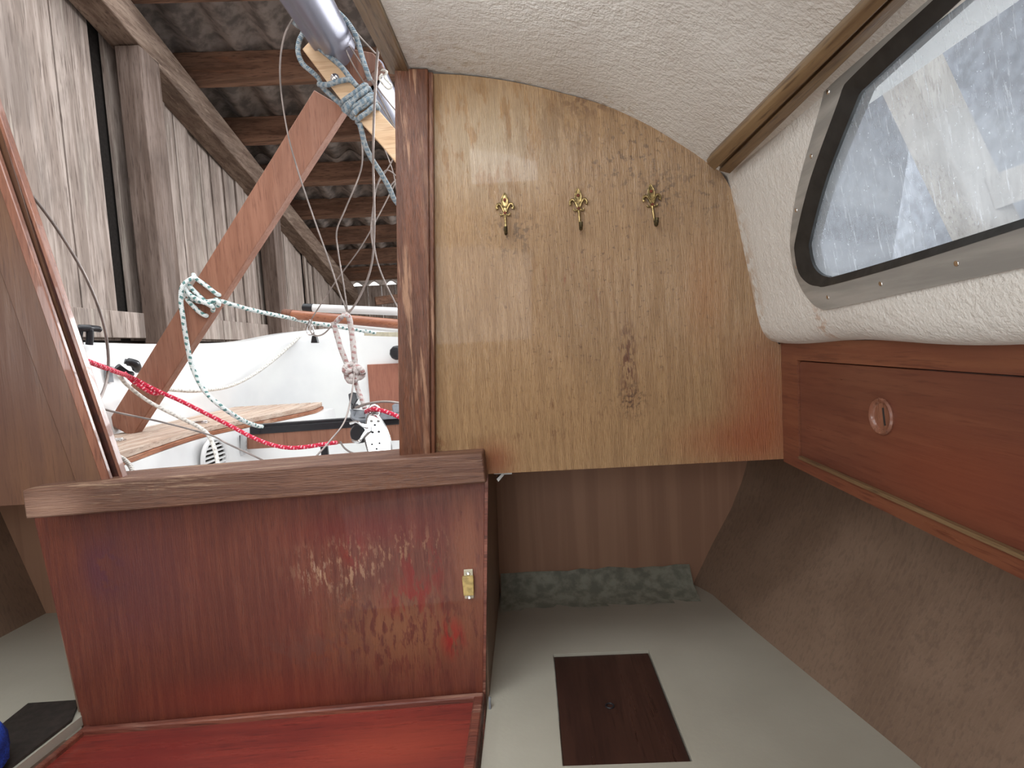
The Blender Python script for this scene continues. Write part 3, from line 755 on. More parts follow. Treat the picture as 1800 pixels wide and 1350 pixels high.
# coachroof outside, closing the boat above the headliner
b = NB(); grid(b, [[(p.x + .03 * (p.x > .2), y, p.z + .045 - .03 * (p.x > .3)) for p in topl] + [(.43, y, .262)] for y in (1.04, .5, 0, -1)])
grid(b, [[(-.165, y, .47), (-.165, y, .515)] for y in (1.04, .5, 0, -1)])
poly(b, [(-.165, 1.04, .47), (-.165, 1.04, .515), (.35, 1.04, .33), (.43, 1.04, .262), (.47, 1.04, -.03), (-.09, 1.04, -.2)])
poly(b, [(.445, 1.04, -.018), (1.1, 1.04, -.018), (1.1, -1, -.018), (.445, -1, -.018)])
tag(put('coachroof', b, M_white), None, None, None, 'structure')['label'] = 'white outer skin of the cabin top'

# slatted teak seat on the port side
seat = thing('cockpit_seat', 'bleached slatted wooden cockpit seat with a curved front edge', 'seat', (-1.0, 1.5, ZT))
ny = 24; outer = []; inner = []
for k in range(ny + 1):
    y = 1.075 + (2.25 - 1.075) * k / ny
    inner.append(Vector((gx(y) - .0 + 0 - (.0 if k < ny - 3 else (k - ny + 3) * .012), y, ZT + .03)))
    outer.append(Vector((-1.185 + .0 * y, y, ZT + .03)))
NS = 8
for j in range(NS):
    b = NB(); f0, f1 = j / NS, (j + 1) / NS - .018
    a = [o_.lerp(i_, f0) for o_, i_ in zip(outer, inner)]; c = [o_.lerp(i_, f1) for o_, i_ in zip(outer, inner)]
    prism(b, a + c[::-1], (0, 0, -.016)); put('slat', b, M_teak, seat, bevel=.0015)
b = NB(); a = [i_ + Vector((-.02, 0, -.017)) for i_ in inner]; c = [i_ + Vector((-.002, 0, -.017)) for i_ in inner]
prism(b, a + c[::-1], (0, 0, -.0125)); put('edge_strip', b, M_teakedge, seat, bevel=.002)
for (y, f) in ((1.42, .45), (1.72, .62)):
    b = NB(); p = Vector((-1.185, y, ZT + .0305)).lerp(Vector((gx(y), y, ZT + .0305)), f)
    box(b, p + Vector((-.028, -.012, 0)), p + Vector((.028, .012, .003))); tube(b, [p + Vector((-.028, 0, .004)), p + Vector((.028, 0, .004))], .004, 8, 1, smooth=False)
    put('hinge', b, M_chrome, seat, bevel=.001)
# louvred vent on the face of the seat base
def face_pt(y, z, off=.004): return Vector((gx(y) + .06 * (ZT - z) / .4 + off, y, z))
vt = thing('air_vent', 'round white louvred vent in the side of the cockpit seat', 'vent', face_pt(1.62, -.36))
vc = face_pt(1.615, -.292, .008); fd = Vector((0, 1, 0)); fnrm = Vector((1, 0, 0))
b = NB(); tube(b, [vc + fnrm * .006 + fd * .062 * math.cos(a) + Vector((0, 0, .062 * math.sin(a))) for a in [k * math.pi / 12 for k in range(24)]], .007, 8, 2, True)
put('vent_ring', b, M_white, vt)
for k in range(9):
    z = -.05 + k * .0125; h = math.sqrt(max(0, .06 ** 2 - z * z))
    b = NB(); obox(b, vc + fnrm * .005 + fd * -h + Vector((0, 0, z)), vc + fnrm * .005 + fd * h + Vector((0, 0, z)), .005, .007, (0, 0, 1)); put('louvre', b, M_white, vt)
b = NB(); lathe(b, vc + fnrm * .0005, fnrm, [(.06, 0), (.06, .0008)], 24); put('vent_opening', b, M_dark, vt)

# wooden traveller beam across the well with its black track
YB = 1.74
tb = thing('traveller_beam', 'red-brown wooden beam with a black track across the cockpit', 'beam', (-.5, YB, -.30))
TL, TR = at(436, 765, YB), at(900, 733, YB)
b = NB(); prism(b, [at(434, 762, YB), at(1000, 722, YB), at(1000, 757, YB), at(434, 790, YB)], (0, .05, 0)); put('wooden_beam', b, M_redwood, tb, bevel=.003)
b = NB(); prism(b, [at(446, 752, YB - .004), at(1000, 713, YB - .004), at(1000, 725, YB - .004), at(446, 764, YB - .004)], (0, .045, 0))
prism(b, [at(446, 747, YB + .005), at(1000, 708, YB + .005), at(1000, 714, YB + .005), at(446, 753, YB + .005)], (0, .026, 0)); put('track', b, M_black, tb, bevel=.002)
b = NB(); prism(b, [at(438, 750, YB - .008), at(456, 747, YB - .008), at(458, 763, YB - .008), at(438, 765, YB - .008)], (0, .05, 0)); put('end_stop', b, M_black, tb, bevel=.004)
b = NB(); prism(b, [at(420, 765, YB - .01), at(434, 763, YB - .01), at(434, 798, YB - .01), at(422, 802, YB - .01)], (0, .004, 0)); prism(b, [at(420, 765, YB - .01), at(423, 765, YB - .01), at(423, 802, YB - .01), at(420, 802, YB - .01)], (0, .06, 0))
put('end_bracket', b, M_chrome, tb, bevel=.001)
b = NB(); prism(b, [at(563, 786, YB + .02), at(575, 785, YB + .02), at(584, 870, YB + .02), at(572, 870, YB + .02)], (0, .01, 0)); put('strap', b, M_black, tb)

# mainsheet block standing on the traveller car
YK = 1.405
mb = thing('mainsheet_block', 'shiny steel mainsheet block with a swivelling cam arm', 'block', at(664, 806, YK))
def K(u, v, dy=0): return at(u, v, YK + dy + (835 - v) / 106 * .085)
cheek = [(646, 735), (651, 729), (661, 729), (668, 736), (678, 752), (686, 775), (688, 800), (685, 835), (654, 835), (649, 800), (642, 772), (643, 752)]
for dy in (-.016, .014):
    b = NB(); prism(b, [K(u, v, dy) for u, v in cheek], (0, .003, 0))
    put('cheek', b, M_chrome, mb, bevel=.001)
b = NB(); tube(b, [K(u - 3 if u > 660 else u + 3, v, .0) for u, v in cheek], .0075, 8, 3, True); put('shell_edge', b, M_alu, mb)
for (u, v, r) in [(653, 740, .004), (665, 740, .004), (655, 760, .0035), (666, 759, .0035), (654, 781, .0028), (667, 779, .0028), (662, 789, .0028), (657, 798, .004), (667, 797, .004), (659, 747, .003)]:
    b = NB(); lathe(b, K(u, v, -.0165), (0, -1, 0), [(r, 0), (r, .0012), (r * .5, .0018)], 10); put('rivet', b, M_black if r < .0039 else M_alu, mb, smooth=True)
b = NB(); lathe(b, K(632, 762, .014), (-.35, -1, .1), [(.02, -.012), (.026, -.006), (.02, 0), (.026, .006), (.02, .012)], 20); put('sheave', b, M_black, mb, smooth=True)
b = NB(); tube(b, [K(616, 744), K(628, 742, -.016), K(640, 750, -.02), K(648, 752, -.02)], .004, 8); tube(b, [K(620, 774), K(630, 776, -.016), K(641, 764, -.02), K(649, 756, -.02)], .004, 8)
prism(b, [K(634, 744, -.022), K(652, 747, -.022), K(652, 757, -.022), K(634, 768, -.022), K(642, 756, -.022)], (0, .003, 0)); put('cam_arm', b, M_chrome, mb, smooth=True)
b = NB(); tube(b, [K(651, 733), K(649, 722), K(654, 714), K(662, 714), K(667, 722), K(665, 733)], .0048, 10); put('shackle', b, M_chrome, mb)
b = NB(); tube(b, [K(652, 724, -.01), K(665, 723, -.01)], .004, 10, 1, smooth=False); lathe(b, K(659, 736), (0, 0, 1), [(.012, -.006), (.014, 0), (.012, .006)], 14); put('swivel', b, M_chrome, mb, smooth=True)
b = NB(); tube(b, [K(622, 724, .02), K(620, 734, .02), K(634, 739, .02), K(650, 738, .02)], .006, 8); prism(b, [K(615, 720, .02), K(640, 722, .02), K(640, 733, .02), K(618, 735, .02)], (0, .012, 0)); put('car_lug', b, M_greyplate, mb, smooth=True)
b = NB(); prism(b, [K(640, 728, .24), K(700, 724, .24), K(702, 736, .24), K(642, 740, .24)], (0, .05, 0)); put('car', b, M_greyplate, mb, bevel=.003)
b = NB(); lathe(b, K(626, 718, .02), (0, 0, 1), [(.010, 0), (.010, .006), (.005, .012)], 10); put('pin', b, M_black, mb)
b = NB(); prism(b, [K(612, 693, .03), K(618, 690, .03), K(626, 692, .03), K(628, 702, .03), K(622, 712, .03), K(614, 708, .03)], (0, .014, 0)); tube(b, [K(619, 708, .035), K(619, 722, .035)], .0035, 8, 1, smooth=False)
tag(put('cam_lever', b, M_black, bevel=.004), 'black oval cam lever standing beside the steel block', 'lever')
b = NB(); prism(b, [K(688, 712, .04), K(720, 706, .04), K(720, 724, .04), K(690, 728, .04)], (0, .03, 0)); tag(put('track_fitting', b, M_greyplate, bevel=.004), 'small grey fitting on the track right of the steel block, by the post', 'fitting')
b = NB(); lathe(b, at(517, 822, 1.42), (0, 0, 1), [(.022, -.03), (.03, -.02), (.028, .0), (.016, .014), (.006, .018)], 18); tag(put('winch_cap', b, M_alu, smooth=True), 'domed grey cap just showing above the companionway sill', 'cap')

# terracotta wooden panel and dark knob on the transom
b = NB(); prism(b, [at(645, 641, 2.78), at(760, 636, 2.78), at(760, 745, 2.78), at(653, 745, 2.78)], (0, .025, 0)); tag(put('transom_panel', b, M_ply_red, bevel=.002), 'terracotta-brown wooden panel fixed to the inside of the transom', 'panel')
kn = NB(); kc = at(699, 620, 2.76)
lathe(kn, kc, (0, -1, 0), [(.03, -.02), (.036, -.01), (.036, .02), (.03, .035), (.008, .037)], 10); tag(put('clamp_knob', kn, M_black, bevel=.004), 'dark lobed knob on the transom above the terracotta panel', 'knob')
# cleats on the coaming
def on_coam(u, v):      # point on the inner face of the coaming (x ~ -1.19)
    d = ray(u, v); return Vector(d * (-1.185 / d[0]))
c1 = on_coam(214, 646)
cl = thing('jam_cleat', 'black jam cleat on the white coaming holding the red rope', 'cleat', c1 + Vector((.01, 0, -.02)))
b = NB(); tube(b, [on_coam(201, 636) + Vector((.03, 0, 0)), on_coam(210, 641) + Vector((.045, 0, 0)), on_coam(224, 652) + Vector((.03, 0, 0))], .011, 10, radii=[.008, .012, .013, .009]); put('cleat_horn', b, M_black, cl)
b = NB(); tube(b, [on_coam(203, 644) + Vector((.005, 0, 0)), on_coam(214, 656) + Vector((.014, 0, 0)), on_coam(224, 658) + Vector((.012, 0, 0))], .009, 10); put('cleat_base', b, M_black, cl)
b = NB(); prism(b, [on_coam(180, 641) + Vector((.004, 0, 0)), on_coam(192, 645) + Vector((.004, 0, 0)), on_coam(196, 672) + Vector((.004, 0, 0)), on_coam(184, 672) + Vector((.004, 0, 0))], (.003, 0, 0))
tag(put('grey_patch', b, M_greyplate), 'small grey rectangular patch on the coaming beside the jam cleat', 'patch')
def top_pt(u, v, z=.085): d = ray(u, v); return Vector(d * (z / d[2]))
c2 = at(155, 583, 1.5)
b = NB(); tube(b, [at(132, 577, 1.48), at(150, 577, 1.5), at(170, 578, 1.53), at(177, 581, 1.54)], .009, 10, radii=[.008, .010, .009, .006]); tube(b, [at(140, 579, 1.49), at(138, 592, 1.49), at(140, 606, 1.49)], .009, 8); tube(b, [at(158, 579, 1.51), at(158, 592, 1.51), at(157, 606, 1.51)], .009, 8)
tag(put('deck_cleat', b, M_black, smooth='all'), 'dark horn cleat on top of the coaming by the shed wall', 'cleat')

# ================================================================== MAST, CRUTCH AND SPARS
# raking prop plank: stands on the seat, leans in to the mast crutch
b = NB(); Yb, Yt = 1.565, 1.53
q = [at(188, 744, Yb), at(232, 768, Yb), at(606, 190, Yt), at(552, 158, Yt)]
# foot rests on the seat
prism(b, q, (0, .035, 0)); tag(put('prop_plank', b, M_redwood, bevel=.002), 'red-brown raking plank from the cockpit seat up to the lashed mast', 'plank')
b = NB(); q = [at(545, 71, 1.42), at(531, 86, 1.42), at(600, 177, 1.42), at(666, 250, 1.42), at(800, 412, 1.42), at(830, 385, 1.42), at(693, 225, 1.42), at(628, 150, 1.42)]
prism(b, q, (0, .03, 0)); tag(put('crutch_lath', b, M_pine, bevel=.002), 'pale pine plank crossing the mast, wound with blue rope', 'plank')
b = NB(); lathe(b, at(589, 138, 1.42), (0, -1, 0), [(.011, 0), (.011, .003), (.007, .004), (.007, .010), (.003, .012)], 12); tag(put('bolt', b, M_chrome, smooth=True), 'steel bolt through the pale pine plank', 'bolt')
b = NB(); q = [at(612, 84, 1.5), at(655, 92, 1.5), at(672, 112, 1.5), at(634, 146, 1.5), at(597, 150, 1.5), at(590, 110, 1.5)]
prism(b, q, (0, .05, 0)); tag(put('chock', b, M_block, bevel=.003), 'rough brown wooden chock under the end of the mast', 'chock')
def extrusion(name, c0, c1, rw, rh, mat, up_rot=0., groove=True):
    """hollow mast section between two centre points, oval with a flat grooved side"""
    b = NB(); c0, c1 = Vector(c0), Vector(c1); d = (c1 - c0).normalized()
    s = d.cross(Vector((0, 0, 1))).normalized(); t = s.cross(d); s, t = s * math.cos(up_rot) + t * math.sin(up_rot), t * math.cos(up_rot) - s * math.sin(up_rot)
    n = 40; A = []; B = []; C = []; D = []
    for k in range(n):
        a = 2 * math.pi * k / n; ca, sa = math.cos(a), math.sin(a)
        rr = 1.0
        if groove and k in (29, 30): rr = .86
        x = rw * rr * math.copysign(abs(ca) ** .75, ca); z = rh * rr * math.copysign(abs(sa) ** .75, sa)
        off = s * x + t * z
        A.append(b.verts.new(c0 + off)); B.append(b.verts.new(c1 + off)); C.append(b.verts.new(c0 + off * .9)); D.append(b.verts.new(c1 + off * .9))
    for k in range(n):
        k2 = (k + 1) % n
        b.faces.new((A[k], A[k2], B[k2], B[k])); b.faces.new((C[k], C[k2], D[k2], D[k])); b.faces.new((A[k], A[k2], C[k2], C[k])); b.faces.new((B[k], B[k2], D[k2], D[k]))
    return put(name, b, mat, smooth=True)
o = extrusion('mast', at(470, -120, 1.02), at(589, 82, 1.47), .047, .045, M_mast, -.5)
tag(o, 'dark grey oval mast tube lying fore and aft over the cockpit', 'mast')
b = NB(); tube(b, [at(407, -120, 1.0), at(507, 0, 1.19), at(586, 96, 1.42)], .0028, 8, 6); put('sail_groove', b, M_black, o)
o = extrusion('boom', at(648, 132, 1.56), at(800, 420, 3.4), .036, .05, M_mast, -.5)
tag(o, 'grey grooved aluminium spar beyond the end of the mast, partly behind the post', 'boom')
b = NB(); prism(b, [at(655, 103, 1.56), at(664, 110, 1.56), at(660, 122, 1.56), at(650, 114, 1.56)], (0, .02, 0)); tag(put('spar_end_plate', b, M_ivory), 'small cream plate on the end of the grooved spar', 'plate')

def spar(name, p0, p1, r, mat, label, cat, capmat=None):
    r0 = thing(name, label, cat, Vector(p0)) if capmat else None
    b = NB(); tube(b, [p0, Vector(p0).lerp(Vector(p1), .5), p1], r, 16, 2, smooth=False)
    o = put('spar_shaft' if capmat else name, b, mat, r0, smooth=True)
    if capmat:
        d = (Vector(p1) - Vector(p0)).normalized(); b = NB(); lathe(b, Vector(p0), -d, [(r * 1.06, -.03), (r * 1.06, .004), (r * .7, .008)], 16)
        put('end_cap', b, capmat, r0, smooth=True)
    else: tag(o, label, cat)
spar('tiller', at(501, 552, 1.86), at(900, 588, 1.70), .0155, M_spar, 'varnished wooden tiller with a blunt end pointing to the shed wall', 'tiller', M_block)
spar('boathook', at(536, 541, 1.98), at(900, 556, 1.95), .014, M_white, 'white pole with a dark end cap lying behind the tiller', 'pole', M_black)
spar('white_batten', at(545, 567, 2.3), at(900, 596, 2.3), .011, M_white, 'thin white batten lying below the tiller', 'batten', M_white)
b = NB(); prism(b, [at(640, 583, 2.35), at(900, 588, 2.35), at(900, 600, 2.35), at(640, 590, 2.35)], (0, .05, 0)); tag(put('flat_board', b, M_ivory), 'flat pale board under the white batten', 'board')

# ================================================================== ROPES AND WIRES
def line(name, pts, r, mat, label, cat, n=10, parent=None):
    b = NB(); tube(b, [at(*p) for p in pts], r, 8, n)
    o = put(name, b, mat, parent, smooth='all')
    if parent is None: tag(o, label, cat)
    return o
line('wire_shroud', [(524, 22, 1.40), (500, 62, 1.42), (492, 130, 1.45), (503, 220, 1.48), (522, 295, 1.5), (552, 385, 1.52), (577, 455, 1.54), (597, 515, 1.56), (612, 555, 1.57), (622, 610, 1.56), (622, 665, 1.52), (608, 735, 1.45), (580, 775, 1.38), (545, 815, 1.30), (530, 845, 1.26)],
     .0022, M_wire, 'long steel wire curving from the mast down to the sill', 'wire')
line('wire_stay', [(662, -30, 1.02), (667, 50, 1.10), (661, 130, 1.18), (656, 260, 1.30), (658, 400, 1.42), (652, 470, 1.48), (632, 522, 1.53), (611, 553, 1.57)], .0028, M_wire, 'dark vertical steel stay hanging beside the mahogany post', 'wire')
line('wire_shroud', [(630, 215, 1.46), (636, 250, 1.48), (634, 300, 1.5), (608, 365, 1.52), (592, 405, 1.54), (594, 440, 1.55), (603, 495, 1.56), (611, 548, 1.57)], .002, M_wire, 'thin kinked wire hanging below the blue rope winding', 'wire')
line('wire_stay', [(696, 320, 1.62), (640, 425, 1.66), (592, 492, 1.7), (562, 538, 1.74), (548, 560, 1.78)], .002, M_wire, 'straight thin wire slanting down left to the white pole', 'wire')
line('wire_shroud', [(656, 385, 1.44), (659, 440, 1.5), (672, 485, 1.55), (700, 542, 1.6), (720, 570, 1.62)], .002, M_wire, 'thin wire slanting down right behind the post to the tiller', 'wire')
line('wire_coil', [(700, 262, 1.6), (684, 292, 1.6), (660, 335, 1.6), (655, 400, 1.62), (657, 440, 1.62), (652, 400, 1.6), (662, 330, 1.58), (678, 300, 1.58), (697, 310, 1.58), (712, 330, 1.58)], .0018, M_wire, 'loose loops of thin wire beside the post edge below the pine plank', 'wire')
line('wire_coil', [(676, 262, 1.7), (690, 300, 1.7), (697, 335, 1.7), (700, 352, 1.7), (690, 345, 1.69), (684, 335, 1.68), (692, 320, 1.68), (715, 300, 1.68)], .0018, M_wire, 'small wire loop right against the post edge, beside the blue rope tail', 'wire')
line('wire_shroud', [(612, 78, 1.43), (640, 120, 1.45), (665, 165, 1.5), (690, 215, 1.55), (720, 280, 1.6)], .0018, M_wire, 'fine wire running along the side of the grooved spar', 'wire')
line('wire_shroud', [(620, 66, 1.43), (648, 128, 1.47), (668, 160, 1.5), (700, 200, 1.55)], .0018, M_wire, 'second fine wire from the mast end to the grooved spar', 'wire')
line('wire_shroud', [(608, 88, 1.42), (624, 120, 1.44), (650, 160, 1.48), (672, 190, 1.5), (698, 232, 1.55)], .0018, M_wire, 'fine wire crossing the brown chock', 'wire')
line('wire_shroud', [(606, 32, 1.40), (632, 64, 1.42), (660, 94, 1.45)], .002, M_wire, 'short straight wire beside the top of the mast end', 'wire')
line('halyard_loop', [(668, 122, 1.52), (680, 126, 1.52), (676, 136, 1.52), (688, 150, 1.5), (682, 156, 1.5), (668, 140, 1.5), (672, 130, 1.5)], .003, R_white, 'small pale cord loop at the end of the grooved spar', 'cord')
line('wire_lifeline', [(40, 325, 1.10), (56, 343, 1.12), (100, 402, 1.16), (147, 480, 1.2), (178, 555, 1.24), (190, 620, 1.26), (187, 670, 1.25), (170, 712, 1.2), (150, 740, 1.16)], .0032, M_wire, 'stout grey wire curving down beside the raked opening edge', 'wire')
line('wire_lifeline', [(150, 700, 1.12), (186, 720, 1.15), (285, 742, 1.25), (370, 765, 1.34), (400, 780, 1.36), (460, 808, 1.32), (498, 828, 1.26)], .0022, M_wire, 'thin wire sagging across the seat and vent', 'wire')
line('wire_lifeline', [(598, 776, 1.46), (606, 788, 1.46), (622, 797, 1.46), (650, 800, 1.46)], .0024, M_wire, 'short grey wire arc left of the steel block', 'wire')
line('wire_lifeline', [(625, 717, 1.47), (645, 710, 1.45), (675, 706, 1.44), (705, 709, 1.44), (730, 716, 1.45)], .0034, M_wire, 'stiff wire arched over the top of the steel block', 'wire')
line('wire_lifeline', [(616, 545, 1.58), (590, 566, 1.62), (570, 586, 1.7), (555, 590, 1.75), (545, 580, 1.78), (548, 562, 1.8)], .0024, M_wire, 'loose wire drooping under the tiller to the snap hook', 'wire')
line('snap_hook', [(545, 562, 1.82), (539, 578, 1.82), (543, 588, 1.82), (552, 586, 1.82), (548, 572, 1.82), (545, 562, 1.82)], .003, M_chrome, 'steel snap hook hanging from the white pole end', 'hook')
b = NB(); prism(b, [at(548, 590, 1.8), at(555, 590, 1.8), at(558, 603, 1.8), at(546, 603, 1.8)], (0, .018, 0)); tag(put('cord_clip', b, M_black, bevel=.002), 'small black clip hanging below the tiller over the transom', 'clip')
# red rope
line('red_rope', [(120, 620, 1.1), (154, 635, 1.16), (200, 652, 1.3), (232, 664, 1.50), (275, 686, 1.535), (320, 706, 1.54), (360, 726, 1.535), (400, 746, 1.53), (440, 767, 1.51), (475, 781, 1.5), (505, 787, 1.49), (535, 786, 1.49), (575, 780, 1.5), (592, 778, 1.52)],
     .0056, R_red, 'bright red rope from the opening edge across the prop to the track', 'rope')
line('red_rope', [(218, 655, 1.5), (235, 671, 1.515), (262, 688, 1.53), (276, 692, 1.545), (281, 689, 1.58)], .0056, R_red, 'short second turn of red rope round the raking prop', 'rope')
line('red_rope', [(643, 724, 1.52), (655, 719, 1.46), (672, 722, 1.45), (690, 728, 1.45), (712, 738, 1.45)], .0056, R_red, 'piece of red rope passing behind the steel block shackle', 'rope')
line('white_rope', [(210, 660, 1.42), (225, 678, 1.46), (262, 706, 1.5), (310, 731, 1.46), (345, 748, 1.42), (364, 762, 1.38), (376, 785, 1.34), (383, 815, 1.3), (388, 850, 1.26)], .005, R_white, 'white rope from the jam cleat down over the louvred vent', 'rope')
line('white_rope', [(205, 800, 1.12), (222, 811, 1.13), (232, 826, 1.13), (236, 850, 1.12)], .0045, R_white, 'short white rope end in the lower left corner of the opening', 'rope')
line('white_rope', [(276, 682, 1.66), (310, 686, 1.8), (350, 687, 1.9), (400, 680, 2.1), (440, 662, 2.3), (480, 634, 2.5), (512, 606, 2.62), (527, 593, 2.68), (545, 590, 2.72)], .0062, R_white, 'white rope sweeping up across the white coaming to the transom', 'rope')
# green fleck rope, hanging part
gr = thing('green_fleck_rope', 'white rope with green flecks lashed round the raking prop plank', 'rope', at(370, 550, 1.5))
def gl_(pts, nm='rope_turn'): 
    b = NB(); tube(b, [at(*p) for p in pts], .0062, 8, 8); return put(nm, b, R_green, gr, smooth='all')
gl_([(344, 486, 1.55), (330, 494, 1.53), (320, 506, 1.52), (318, 530, 1.52), (322, 560, 1.52), (328, 600, 1.53), (338, 645, 1.54), (358, 685, 1.54), (388, 714, 1.53), (425, 738, 1.6), (450, 748, 1.68), (462, 750, 1.70)], 'hanging_tail')
gl_([(385, 528, 1.55), (420, 539, 1.6), (460, 549, 1.68), (500, 557, 1.78), (540, 566, 1.9), (600, 576, 2.0), (660, 585, 2.1)], 'taut_tail')
gl_([(340, 483, 1.59), (344, 489, 1.545), (362, 502, 1.54), (380, 516, 1.54), (387, 519, 1.56), (386, 518, 1.62)])
gl_([(325, 497, 1.58), (332, 502, 1.545), (350, 520, 1.54), (368, 536, 1.54), (378, 543, 1.57)])
gl_([(321, 508, 1.58), (328, 516, 1.545), (343, 528, 1.54), (358, 531, 1.535), (375, 529, 1.53), (386, 530, 1.56)])
gl_([(322, 518, 1.58), (334, 532, 1.545), (350, 548, 1.54), (362, 555, 1.545), (366, 552, 1.59)])
gl_([(322, 502, 1.55), (334, 518, 1.53), (350, 528, 1.52), (372, 538, 1.525), (374, 546, 1.55)])
gl_([(378, 525, 1.56), (384, 530, 1.53), (383, 537, 1.54), (374, 535, 1.55), (375, 528, 1.56), (384, 522, 1.58)])
# blue rope: winding round pine lath and up to the mast
bl = thing('blue_grey_rope', 'faded blue rope wound round the pale pine plank under the mast', 'rope', at(630, 180, 1.45))
def bl_(pts, nm='rope_turn', r=.0062):
    b = NB(); tube(b, [at(*p) for p in pts], r, 8, 8); return put(nm, b, R_blue, bl, smooth='all')
YF = 1.408
for k, (u0, v0, u1, v1) in enumerate([(600, 184, 645, 154), (604, 192, 650, 160), (612, 198, 656, 171), (618, 204, 660, 180), (628, 214, 664, 190)]):
    bl_([(u0 + 3, v0 + 3, 1.47), (u0, v0, 1.44), (u0 + 4, v0 - 7, YF), ((u0 + u1) / 2, (v0 + v1) / 2 - 5, YF - .004), (u1 - 5, v1 - 4, YF), (u1, v1, 1.42), (u1 - 2, v1 + 7, 1.46)])
bl_([(645, 156, 1.41), (640, 162, 1.40), (628, 170, 1.40), (612, 188, 1.40), (606, 196, 1.41)])
bl_([(655, 172, 1.41), (645, 176, 1.40), (632, 188, 1.40), (622, 200, 1.40)])
bl_([(518, 38, 1.42), (530, 48, 1.42), (533, 56, 1.42), (526, 72, 1.42), (524, 92, 1.42), (532, 112, 1.42), (548, 126, 1.42), (560, 138, 1.43), (566, 152, 1.44), (582, 168, 1.44), (598, 182, 1.44)], 'side_tail')
bl_([(516, 36, 1.42), (520, 40, 1.42), (526, 44, 1.42)], 'frayed_end', .009)
bl_([(541, 62, 1.44), (552, 76, 1.42), (570, 92, 1.41), (590, 108, 1.41), (604, 122, 1.41), (616, 138, 1.41), (628, 152, 1.41)], 'side_tail')
bl_([(560, 148, 1.42), (575, 149, 1.408), (592, 144, 1.406), (612, 140, 1.406), (622, 145, 1.41)])
bl_([(592, 20, 1.38), (608, 36, 1.40), (622, 56, 1.41), (630, 76, 1.42), (636, 98, 1.42), (643, 120, 1.42), (650, 140, 1.44)], 'mast_tail')
bl_([(632, 216, 1.42), (636, 232, 1.43), (642, 256, 1.45), (654, 280, 1.48), (668, 302, 1.52), (684, 330, 1.56), (694, 352, 1.6), (712, 372, 1.64)], 'hanging_tail', .0066)
# pale red-fleck rope with knot, hung from the gathered wires to the block
pk = thing('red_fleck_rope', 'pale rope with red flecks and a big knot above the steel block', 'rope', at(620, 655, 1.55))
def pk_(pts, nm, r=.0062):
    b = NB(); tube(b, [at(*p) for p in pts], r, 8, 8); return put(nm, b, R_pink, pk, smooth='all')
pk_([(606, 552, 1.56), (614, 560, 1.56), (619, 590, 1.56), (622, 620, 1.55), (625, 648, 1.55)], 'rope_strand', .0078)
pk_([(586, 566, 1.56), (592, 588, 1.56), (600, 615, 1.55), (612, 645, 1.55)], 'rope_strand', .0074)
pk_([(624, 668, 1.55), (630, 688, 1.54), (636, 702, 1.53), (641, 718, 1.52)], 'rope_strand', .0066)
pk_([(604, 552, 1.56), (600, 560, 1.55), (590, 566, 1.55), (600, 556, 1.54), (612, 556, 1.54)], 'rope_strand', .005)
kc = at(621, 655, 1.54); b = NB()
kr = [kc + Vector((.016 * math.cos(a) * (1.1 + .5 * math.cos(1.5 * a)), -.008 * math.sin(3 * a / 2 * 2), .015 * math.sin(a) * (1.1 + .5 * math.cos(1.5 * a)))) for a in [k * math.pi / 8 for k in range(32)]]
tube(b, kr, .0085, 10, 3, True); put('knot', b, R_pink, pk, smooth='all')

# ================================================================== THE SHED
D = Vector((-.081, 1, 0)).normalized(); L = Vector((-1, -.081, 0)).normalized()
def sh(s, t, z): return D * s + L * t + Vector((0, 0, z))
def zb(s): return 2.40 - .2 * s           # underside of the raking wall plate
# vertical boards with shallow relief
b = NB(); s = 1.3; random.seed(3)
while s < 9.0:
    if 3.1 < s < 3.3: s = 3.31  # boards left out here: dark backing stands in for the post's shadow
    wd = random.choice((.10, .13, .16, .19)); dt = random.choice((0, .012, .022, .03))
    for a, c, t0 in ((s, s + wd - .006, 1.9 + dt),):
        zt = 3.0
        c -= .006; prism(b, [sh(a, t0, .13), sh(c, t0, .13), sh(c, t0 + .02, .13), sh(a, t0 + .02, .13)], (0, 0, 2.5 - .2 * s + .1))
    s += wd
prism(b, [sh(1.2, 1.96, -1.6), sh(9.2, 1.96, -1.6), sh(9.2, 1.97, -1.6), sh(1.2, 1.97, -1.6)], (0, 0, 1.72))
struct('wall_shed_left', b, M_boards, 'weathered vertical boards of the shed wall')
b = NB(); prism(b, [sh(1.2, 1.965, .1), sh(9.2, 1.965, .1), sh(9.2, 1.98, .1), sh(1.2, 1.98, .1)], (0, 0, 2.6)); struct('wall_shed_shade_backing', b, M_dark)  # dark sheet behind the boards, its colour gives the shade beside the post
segs = [(1.3, 3.02), (3.03, 4.3), (4.31, 5.3), (5.42, 7.0)]
for (a, c) in segs:
    b = NB(); obox(b, sh(a, 1.885, .21), sh(c, 1.885, .21), .03, .14, L); struct('baseboard_shed', b, M_boards, bevel=.003)
b = NB(); prism(b, [sh(.8, 1.75, zb(.8)), sh(.8, 1.91, zb(.8)), sh(.8, 1.91, zb(.8) + .2), sh(.8, 1.75, zb(.8) + .2)], sh(7.9, 0, zb(8.7) - zb(.8)))
struct('trim_plate_beam', b, M_beam, 'long sloping timber plate along the top of the shed wall', bevel=.006)
for i, (s0, lab) in enumerate([(3.42, 'near'), (5.3, 'far')]):
    b = NB()
    obox(b, sh(s0, 1.815, -1.6), sh(s0, 1.815, zb(s0) + .01), .13, .2, L)
    struct('trim_shed_post', b, M_shedpost, ('tall shed post standing behind the raking prop' if i == 0 else 'far shed post at the left of the tiller end'), bevel=.006)
